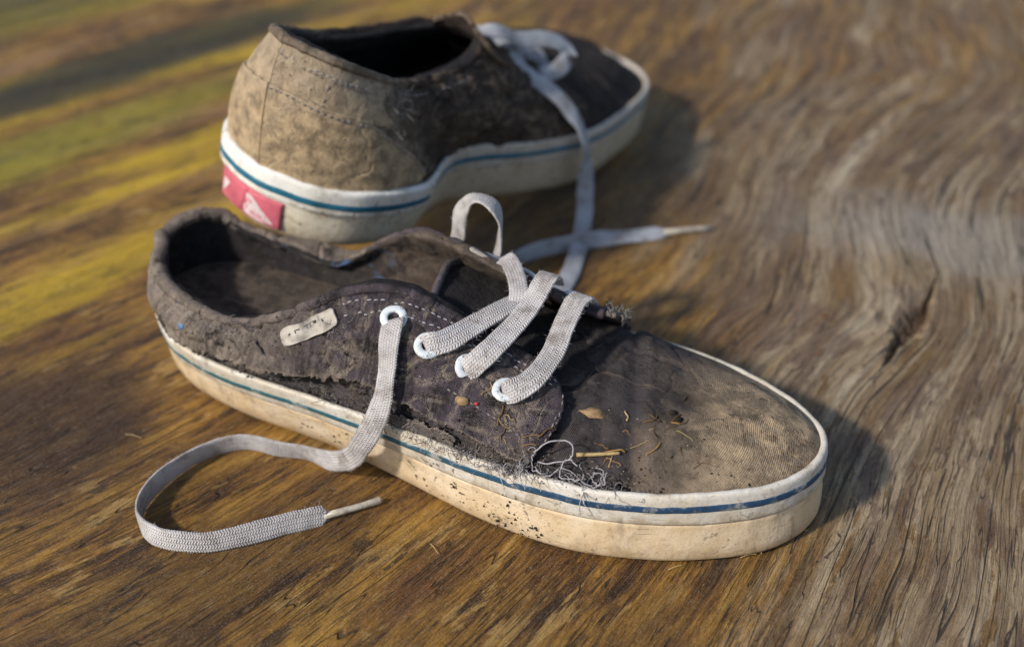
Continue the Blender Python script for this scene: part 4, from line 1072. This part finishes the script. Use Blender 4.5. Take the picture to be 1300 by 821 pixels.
# heel counter: an extra layer of cloth round the heel, its front edge curved
aa = np.linspace(0, 1, NU - 1)[:, None]; bb = np.linspace(0, 1, NV - 1)[None, :]
edge = .415 - .16 * np.clip((bb - .12) / .5, 0, 1) ** 1.6 - .02 * np.clip((.1 - bb) / .1, 0, 1)
seam = .64 + .02 * np.sin(aa * 9)
hc = shell("heel_counter", BG, BN, M['canvas_tan'], back, 2.2, 1.6, (aa < edge) & (bb < seam))
hc["label"] = "tan cloth patch wrapped round the heel, stained and scuffed"
shell("heel_counter", CG, CN, M['canvas_tan'], back, 2.2, 1.6, (aa < .45) & (bb < seam))
for G_, N_ in ((BG, BN), (CG, CN)):
    hb = shell("heel_band", G_, N_, M['canvas_tan'], back, .95, .6, (aa < .30 + .02 * np.sin(bb * 14)) & (bb > seam - .03) & (bb < .985))
    hb["label"] = "grubby cloth band under the heel rim"
eb = np.linspace(.04, .60, 12)
ea = .415 - .16 * np.clip((eb - .12) / .5, 0, 1) ** 1.6 - .012
stitches("stitching", BG, BN, np.stack([ea, eb], 1), td_, back, seed=21, off=2.3, width=.45)
stitches("stitching", BG, BN, [(.0, .615), (.06, .62), (.12, .622), (.18, .622), (.25, .61)], td_, back, seed=22, off=2.3, width=.45)
stitches("stitching", BG, BN, [(.0, .90), (.08, .895), (.16, .885), (.24, .875), (.30, .865)], th_, back, seed=23, off=1.1, drop=.3)
stitches("stitching", BG, BN, [(.0, .875), (.08, .87), (.16, .86), (.24, .85), (.30, .84)], td_, back, seed=24, off=1.1, drop=.2)
stitches("stitching", BG, BN, [(.15, .64), (.155, .72), (.16, .80), (.165, .86)], td_, back, seed=25, off=1.1, width=.42)
stitches("stitching", BG, BN, [(.315, .63), (.318, .72), (.32, .80), (.32, .88)], td_, back, seed=28, off=.95)
stitches("stitching", BG, BN, [(.34, .90), (.44, .89), (.54, .89), (.64, .90)], th_, back, seed=26, off=.95, drop=.4)
threads("frayed_threads", back, BG, BN, [(.315, .75), (.32, .85), (.31, .62), (.33, .9), (.41, .2)], td_, 40, 7, 9, .14, 1.2)
# insole and tongue
Oi = inset(outline(B_TOP, 300), 6.5)
cen = np.stack([np.clip(Oi[:, 0], 36, 240), 0 * Oi[:, 0]], 1)
XY = Oi[:, None] + (cen - Oi)[:, None] * r[None, :, None] if False else Oi[:, None] + (cen - Oi)[:, None] * np.linspace(0, 1, 40)[None, :, None]
IB = np.concatenate([XY, (33 - 7 * np.clip((XY[..., :1] - 110) / 60, 0, 1))], 2); IB = np.concatenate([IB, IB[:1]], 0)
nI = np.zeros_like(IB); nI[..., 2] = 1
shell("insole", IB, nI, M['lining'], back, 0, 2.0)
TC = []
for x, zc, yc, w in ((206, 53, 0, 18), (188, 56, 0, 20), (170, 61, -1, 22), (150, 68, -2, 23), (134, 75, -3, 22), (122, 84, -5, 18), (118, 90, -7, 10)):
    TC.append([(x, yc + f * w, zc - 5 * f * f) for f in (-1, -.6, 0, .6, 1)])
BT = net(TC, 140, 70); BTN = orient(BT, (170, 0, 0)); BT = wrinkle(BT, BTN, .8, .6, 541)
shell("tongue", BT, orient(BT, (170, 0, 0)), M['canvas_back'], back, 0, 2.4)

# pink rubber heel label with its worn print, following the curve of the heel wall
NW = 2880
def wall_frame(z):
    T, B = outline(B_TOP, NW), outline(B_BOT, NW)
    C_ = B + (T - B) * (z / 33.0)
    L = np.concatenate([[0], np.cumsum(np.linalg.norm(np.diff(np.concatenate([C_, C_[:1]]), axis=0), axis=1))])
    return C_, L
_wf = {}
def heel_pt(s, z, off):
    """s along the heel wall in mm, positive towards the inner side of this shoe"""
    s = np.asarray(s, float); z = np.asarray(z, float)
    C_, L = wall_frame(10.0)
    tot = L[-1]
    q = (-s) % tot
    Cc = np.concatenate([C_, C_[:1]])
    x = np.interp(q, L, Cc[:, 0]); y = np.interp(q, L, Cc[:, 1])
    x2 = np.interp((q + .3) % tot, L, Cc[:, 0]); y2 = np.interp((q + .3) % tot, L, Cc[:, 1])
    x1 = np.interp((q - .3) % tot, L, Cc[:, 0]); y1 = np.interp((q - .3) % tot, L, Cc[:, 1])
    t = unit(np.stack([x2 - x1, y2 - y1], -1))
    n = np.stack([t[..., 1], -t[..., 0]], -1)
    sg = np.sign(((np.stack([x, y], -1) - np.array([150, 0])) * n).sum(-1))[..., None]
    n = n * sg
    lean = (z - 10.0) / 33.0
    dT = outline(B_TOP, 60)[0] - outline(B_BOT, 60)[0]
    p = np.stack([x, y], -1) + n * (np.asarray(off)[..., None] if np.ndim(off) else off)
    p = p + np.abs(dT[0]) * n * lean[..., None] * .8
    return np.concatenate([p, z[..., None]], -1)
def slab(name, s0, s1, z0, z1, off, thick, mat, root, nu=90, nv=30, rad=2.2, skew=0.0):
    s = np.linspace(s0, s1, nu)[:, None] + 0 * np.linspace(0, 1, nv)[None]
    z = np.linspace(z0, z1, nv)[None] + 0 * s
    d = np.minimum(np.minimum(s - s0, s1 - s), np.minimum(z - z0, z1 - z))
    bulge = off - thick * .7 * np.clip(1 - d / 1.0, 0, 1) ** 2
    cr = -.75 * np.exp(-((s + 6.5 - .25 * (z - 9)) / .9) ** 2)
    P = heel_pt(s, z, bulge + cr * (1 if name == "heel_label" else 0))
    P = P + .12 * fbm(P / 3., 2, 9)[..., None]
    Pn = heel_pt(s, z, bulge + 1) - heel_pt(s, z, bulge)
    return shell(name, P, unit(Pn), mat, root, 0, thick)
lab = slab("heel_label", -25, 13, 3.4, 18.0, 1.9, 1.6, M['label_pink'], back)
lab["label"] = "faded pink heel label with worn white print"
def flat_on_label(name, pts, mat, off):
    """thin raised print: polygon outline in label millimetres, filled by strips"""
    bm = bmesh.new()
    vs = [bm.verts.new((p[0], p[1], 0)) for p in pts]
    bm.faces.new(vs)
    bmesh.ops.triangulate(bm, faces=bm.faces[:])
    bmesh.ops.subdivide_edges(bm, edges=bm.edges[:], cuts=4, use_grid_fill=True)
    V = np.array([v.co[:] for v in bm.verts]); F = [[v.index for v in f.verts] for f in bm.faces]
    bm.verts.ensure_lookup_table(); bm.verts.index_update()
    F = [[v.index for v in f.verts] for f in bm.faces]
    bm.free()
    P = heel_pt(V[:, 0], V[:, 1], off) + .12 * fbm(heel_pt(V[:, 0], V[:, 1], 1.9) / 3., 2, 9)[:, None]
    return mk(name, P, F, mat, lab)
flat_on_label("white_print", [(-5.3, 15.4), (-2.8, 16.0), (.8, 13.6), (5.0, 9.8), (9.8, 5.9), (4.5, 4.9), (-1.8, 5.1), (-5, 5.4), (-6.2, 8.7), (-4.2, 10.5)], M['label_white'], 2.06)
flat_on_label("white_print", [(-22, 14.2), (-17.5, 13.4), (-18.6, 11.5), (-21.2, 8.2), (-23, 6.2), (-22.8, 11.0)], M['label_white'], 2.06)
def text_on_label(body, size, s0, z0, rot, mat, off, squeeze=1.0):
    cu = bpy.data.curves.new("lettering", 'FONT'); cu.body = body; cu.size = size; cu.offset = .012 * size
    to = bpy.data.objects.new("lettering", cu); COL.objects.link(to)
    bpy.context.view_layer.update()
    dg = bpy.context.evaluated_depsgraph_get()
    me = bpy.data.meshes.new_from_object(to.evaluated_get(dg))
    V = np.array([v.co[:] for v in me.vertices]); F = [tuple(p.vertices) for p in me.polygons]
    bpy.data.objects.remove(to); bpy.data.meshes.remove(me); bpy.data.curves.remove(cu)
    c, s_ = math.cos(rot), math.sin(rot)
    x = V[:, 0] * squeeze; y = V[:, 1]
    S = s0 + x * c - y * s_; Z = z0 + x * s_ + y * c
    P = heel_pt(S, Z, off) + .12 * fbm(heel_pt(S, Z, 1.9) / 3., 2, 9)[:, None]
    return mk("lettering", P, F, mat, lab)
text_on_label("FF", 3.4, -4.6, 11.6, -.25, M['label_pink'], 2.16)
text_on_label("E", 3.4, -5.0, 7.7, -.1, M['label_pink'], 2.16)
text_on_label("WALL", 4.0, -2.2, 5.7, 0.0, M['label_pink'], 2.16, .85)

# laces of the paler shoe
Binv = np.array(M_B.inverted())
def w2b(p): return (Binv @ np.array([p[0] / 1000, p[1] / 1000, p[2] / 1000, 1.0]))[:3] * 1000
def blace(pts, sides, seed, **k): return ribbon("lace", pts, sides, M['lace_back'], back, seed=seed, **k)
for k, (xa, za) in enumerate(((160, 66.5), (176, 61), (190, 57.5))):
    blace([(xa - 2, -21, za - 6), (xa, -12, za), (xa + 1, 0, za + 1.5), (xa, 12, za), (xa - 2, 20, za - 5)], [(1, 0, .2)] * 5, 30 + k)
blace([(140, -4, 74), (147, -9, 77), (160, -15, 73), (176, -20, 73), (186, -25, 70.5), (189, -30, 65.5), (181, -31, 60), (173, -27, 55.5)],
      [(.2, .9, .3), (.2, .9, .4), (.1, .8, .6), (.2, .7, .7), (.5, .6, .6), (.5, .3, .8), (.3, .6, .7), (.3, .6, .6)], 41)
dn = [w2b(p) for p in ((36, 570, 5.5), (34, 558, 3.5), (31, 545, 2.6), (27, 530, 2.2), (20, 515, 2.0), (8, 504, 2.0), (-9, 507, 2), (-16, 522, 2), (-10, 537, 2.2), (2, 549, 2.6), (16, 557, 4.2), (37, 564, 4.4), (56, 570, 3), (72, 574.5, 2.2), (82, 577, 2))]
bl = blace([(152, -10, 68), (153, -14, 67.5), (157, -22, 62), (161, -32, 57), (166, -42, 53), (171, -49.5, 47), (174.5, -56, 40.5), (177, -60.5, 33), (178.5, -63.5, 25), (179, -66, 15), (178.5, -69.5, 6), (175, -74.5, -2)] + dn,
      [(1, .3, 0), (1, .2, 0), (.9, .2, .1), (.6, .4, .5), (.5, .5, .6), (.6, .3, .6), (.75, .4, .3), (.85, .3, .1), (.85, .15, 0), (.7, -.5, 0), (.6, -.75, 0), (.58, -.8, 0)] + [(.58, -.8, 0)] * 4 + [(.8, -.5, 0)] * 2 + [(1, 0, 0)] * 2 + [(.6, .5, .6)] + [(.2, .3, 1)] * 3 + [(.6, .79, .3)] * 3,
      42, w_fun=lambda t: min(1.0, .35 + (1 - t) * 28), width=9.0)
bl["label"] = "pale lace hanging down the side and trailing over the board"
tube("aglet", [w2b(p) for p in ((80, 576.5, 2), (90, 578.6, 2), (100, 580.5, 2), (105, 581.2, 2))], [1.6, 1.4, 1.35, 1.2], M['aglet'], bl, 10)

# ================================================================== what has blown onto the shoes and the board
def world_pts(P, Mx): return np.array([list(Mx @ Vector(p * .001)) for p in np.asarray(P)]) * 1000
def thing_at(name, V, F, mat, label, cat_, group=None):
    c = V.mean(0)
    o = mk(name, V - c, F, mat, None); o.location = Vector(c * .001)
    return tag(o, label, cat_, group)
def straw(G, N, ab, rad, mat, label, off=1.2, lift=.4, name="straw", group=None, Mx=M_F, cat_="straw"):
    ab = np.array(ab, float)
    P = samp(G, ab[:, 0], ab[:, 1]) + unit(samp(N, ab[:, 0], ab[:, 1])) * off
    P = cat(P, 10) if len(P) > 2 else np.linspace(P[0], P[-1], 6)
    P[:, 2] += lift * np.sin(np.linspace(0, np.pi, len(P)))
    V, F = tube(None, world_pts(P, Mx), np.linspace(rad, rad * .75, len(P)), None, sides=6)
    return thing_at(name, V, F, mat, label, cat_, group)
straw(VG, VN, [(.2183, .3034), (.238, .343), (.2596, .382)], .85, M['straw_pale'], "thick pale straw stem lying on the dark toe cloth by the frayed threads", 1.0)
def bits(G, N, n_, a0, a1, b0, b1, lab_, grp, off, seed, name):
    rg = random.Random(seed)
    for q in range(n_):
        a, b = rg.uniform(a0, a1), rg.uniform(b0, b1); t = rg.uniform(0, 6.28); L_ = rg.uniform(2.5, 9.5); cv = rg.gauss(0, .35)
        c = samp(G, a, b); nn = unit(samp(N, a, b)); e = unit(samp(G, a + .01, b) - c); f = np.cross(nn, e)
        P = []
        for k in np.linspace(-.5, .5, 7):
            d = L_ * k; w_ = cv * L_ * (k * k * 4 - 1) * .5 + rg.gauss(0, .12)
            p = c + e * (d * math.cos(t) - w_ * math.sin(t)) + f * (d * math.sin(t) + w_ * math.cos(t))
            i = np.argmin(((G[::2, ::2] - p) ** 2).sum(2)); i, j = divmod(i, G[::2, ::2].shape[1])
            p = G[2 * i, 2 * j] + N[2 * i, 2 * j] * (off + .15 + .5 * rg.random())
            P.append(p)
        P = np.array(P); P[1:-1] = (P[:-2] + 2 * P[1:-1] + P[2:]) / 4
        rd = rg.choice((.16, .2, .24, .3, .4))
        V, F = tube(None, world_pts(cat(P, 14), M_F), np.linspace(rd, rd * .6, 14), None, sides=5)
        thing_at(name, V, F, M[rg.choice(('straw', 'twig', 'straw', 'straw_pale', 'twig'))], lab_, "straw", grp)
bits(LG, LN, 13, .80, .95, .36, .70, "thin dry straw scrap caught on the outer eyelet flap of the dark shoe", "dry straw bits on the eyelet flap", 1.1, 4, "straw_bit")
bits(VG, VN, 20, .235, .375, .30, .74, "thin curled dry straw fibre lying on the dark toe cloth", "dry straw bits on the toe cloth", .1, 9, "straw_bit")
def flake(G, N, a, b, sx, sy, mat, label, name, cat_, off=1.3, seed=0, rot=0.0, lift=1.0):
    c = samp(G, a, b); n = unit(samp(N, a, b)); t = unit(samp(G, a + .01, b) - c); t = unit(t - (t @ n) * n); w = np.cross(n, t)
    t, w = t * math.cos(rot) + w * math.sin(rot), w * math.cos(rot) - t * math.sin(rot)
    rg = random.Random(seed); k = 14
    ang = np.linspace(0, 2 * np.pi, k, endpoint=False)
    rr = np.array([rg.uniform(.78, 1.18) for _ in ang])
    ringp = c + (np.cos(ang) * sx * rr)[:, None] * t + (np.sin(ang) * sy * rr)[:, None] * w
    top = ringp + n * (off + lift * (.35 + .25 * np.sin(2 * ang)))[:, None]
    bot = ringp + n * off
    V = np.concatenate([top, bot, [c + n * (off + lift * .9)], [c + n * off]])
    F = [(i, (i + 1) % k, 2 * k) for i in range(k)] + [((i + 1) % k + k, i + k, 2 * k + 1) for i in range(k)] + [(i, i + k, (i + 1) % k + k, (i + 1) % k) for i in range(k)]
    return thing_at(name, world_pts(V, M_F), F, mat, label, cat_)
flake(VG, VN, .2180, .632, 5.2, 2.2, M['leaf'], "ragged pale brown leaf scrap on the dark toe cloth beside the flap", "leaf_scrap", "leaf", .3, 3, .25)
flake(LG, LN, .7733, .578, 2.8, 1.9, M['leaf'], "small oval brown seed husk stuck below the middle eyelets", "seed_husk", "seed", 1.2, 4)
flake(LG, LN, .7971, .587, .9, .6, M['red_flake'], "tiny bright red flake beside the seed husk", "red_flake", "flake", 1.2, 5)
flake(VG, VN, .352, .735, 2.0, 1.5, M['soil'], "dark soil lump on the upper toe cloth", "soil_lump", "soil", .1, 6)
flake(VG, VN, .345, .79, 1.7, 1.2, M['soil'], "smaller dark soil lump above another on the toe cloth", "soil_lump", "soil", .1, 7)

# crumbs of soil over the shoe: nobody could count them
def crumbs(name, specs, mat, label, count, smin, smax, seed):
    rg = random.Random(seed); Vs, Fs, k = [], [], 0
    octa = np.array([(1, 0, 0), (-1, 0, 0), (0, 1, 0), (0, -1, 0), (0, 0, 1), (0, 0, -1)], float)
    of = [(0, 2, 4), (2, 1, 4), (1, 3, 4), (3, 0, 4), (2, 0, 5), (1, 2, 5), (3, 1, 5), (0, 3, 5)]
    for _ in range(count):
        G, N, a0, a1, b0, b1, off, Mx = rg.choice(specs)
        a = rg.uniform(a0, a1); b = rg.uniform(b0, b1)
        p = samp(G, a, b) + unit(samp(N, a, b)) * off
        s = smin + (smax - smin) * rg.random() ** 3
        v = octa * np.array([[rg.uniform(.6, 1.3)] * 3 for _ in range(6)]) * s * np.array([rg.uniform(.6, 1.4), rg.uniform(.6, 1.4), rg.uniform(.4, .9)])
        t = rg.uniform(0, 6.28); c, s_ = math.cos(t), math.sin(t)
        v = v @ np.array([[c, -s_, 0], [s_, c, 0], [0, 0, 1]])
        Vs.append(world_pts(v + p, Mx)); Fs += [tuple(i + k for i in f) for f in of]; k += 6
    return tag(mk(name, np.concatenate(Vs), Fs, mat, None, smooth=False), label, "soil", kind="stuff")
def wall_grid(TOP, BOT, lo, hi):
    R = np.stack([ring(TOP, BOT, z, .45) for z in np.linspace(1.5, 18, 20)], 1)
    x = R[:, 0, 0]; k = np.where((R[:, 0, 1] < 0) & (x > lo) & (x < hi))[0]
    G = R[k]; n = orient(G, (150, 0, 10)); return G, n
SG, SN = wall_grid(F_TOP, F_BOT, 60, 230)
sp_dark = [(LG, LN, .05, .95, .05, .9, 1.05, M_F), (VG, VN, .15, .45, .05, .7, .1, M_F), (VG, VN, .18, .30, .03, .3, .1, M_F), (LG, LN, .75, .97, .1, .6, 1.05, M_F)]
crumbs("soil_crumbs", sp_dark, M['soil'], "dark soil crumbs strewn over the dark shoe's canvas", 520, .15, .9, 1)
crumbs("grit_grains", sp_dark, M['grit'], "pale grit grains strewn over the dark shoe's canvas", 700, .12, .45, 2)
crumbs("mud_spatter", [(SG, SN, .50, .86, .1, 1, 0, M_F)] * 2 + [(SG, SN, .70, .82, .0, .7, 0, M_F)] * 3 + [(SG, SN, .1, .95, .0, 1, 0, M_F)] + [(SG, SN, .26, .34, .3, 1, 0, M_F)], M['soil'], "mud spatter on the cream side of the dark shoe's sole", 170, .15, .95, 3)
crumbs("heel_grit", [(BG, BN, .02, .36, .5, .95, 1.6, M_B)], M['soil'], "dark grit on the tan heel cloth of the propped shoe", 120, .15, .55, 4)
# flecks of blue paint on the rim and lining
for nm, (a, b, sx) in {"p": (.13, .975, 1.5), "q": (.17, .965, 1.0), "r": (.22, .965, 1.9), "s": (.255, .79, 1.7)}.items():
    flake(LG, LN, a, b, sx, sx * .7, M['blue_paint'], {"p": "pale blue paint fleck on the heel rim of the dark shoe", "q": "smallest blue paint fleck between two others on the heel rim", "r": "long blue paint fleck on the heel rim further forward", "s": "blue paint fleck on the outer side of the heel below the rim"}[nm], "paint_fleck", "paint", 1.0 if nm == "s" else 1.9, 3 + ord(nm), lift=.25)

# pale fibres lying on the board
for k, (x, y, ln_, an) in enumerate(((121, 374, 9, -.5), (109, 354, 8, .1), (88, 341, 7, .3), (92, 345, 6, -1.2), (-160, 411, 8, -.3), (134, 372, 5, -.9), (-30, 345, 6, -1.0), (60, 335, 6, .4))):
    c, s_ = math.cos(an), math.sin(an)
    P = np.array([(x - c * ln_ / 2, y - s_ * ln_ / 2, .7), (x, y + .3, .9), (x + c * ln_ / 2, y + s_ * ln_ / 2, .6)])
    V, F = tube(None, cat(P, 10), .17, None, sides=5)
    thing_at("wood_fibre", V, F, M['straw_pale'], "pale loose fibre lying on the bare plywood", "fibre", "loose fibres on the board")
bpy.context.view_layer.update()
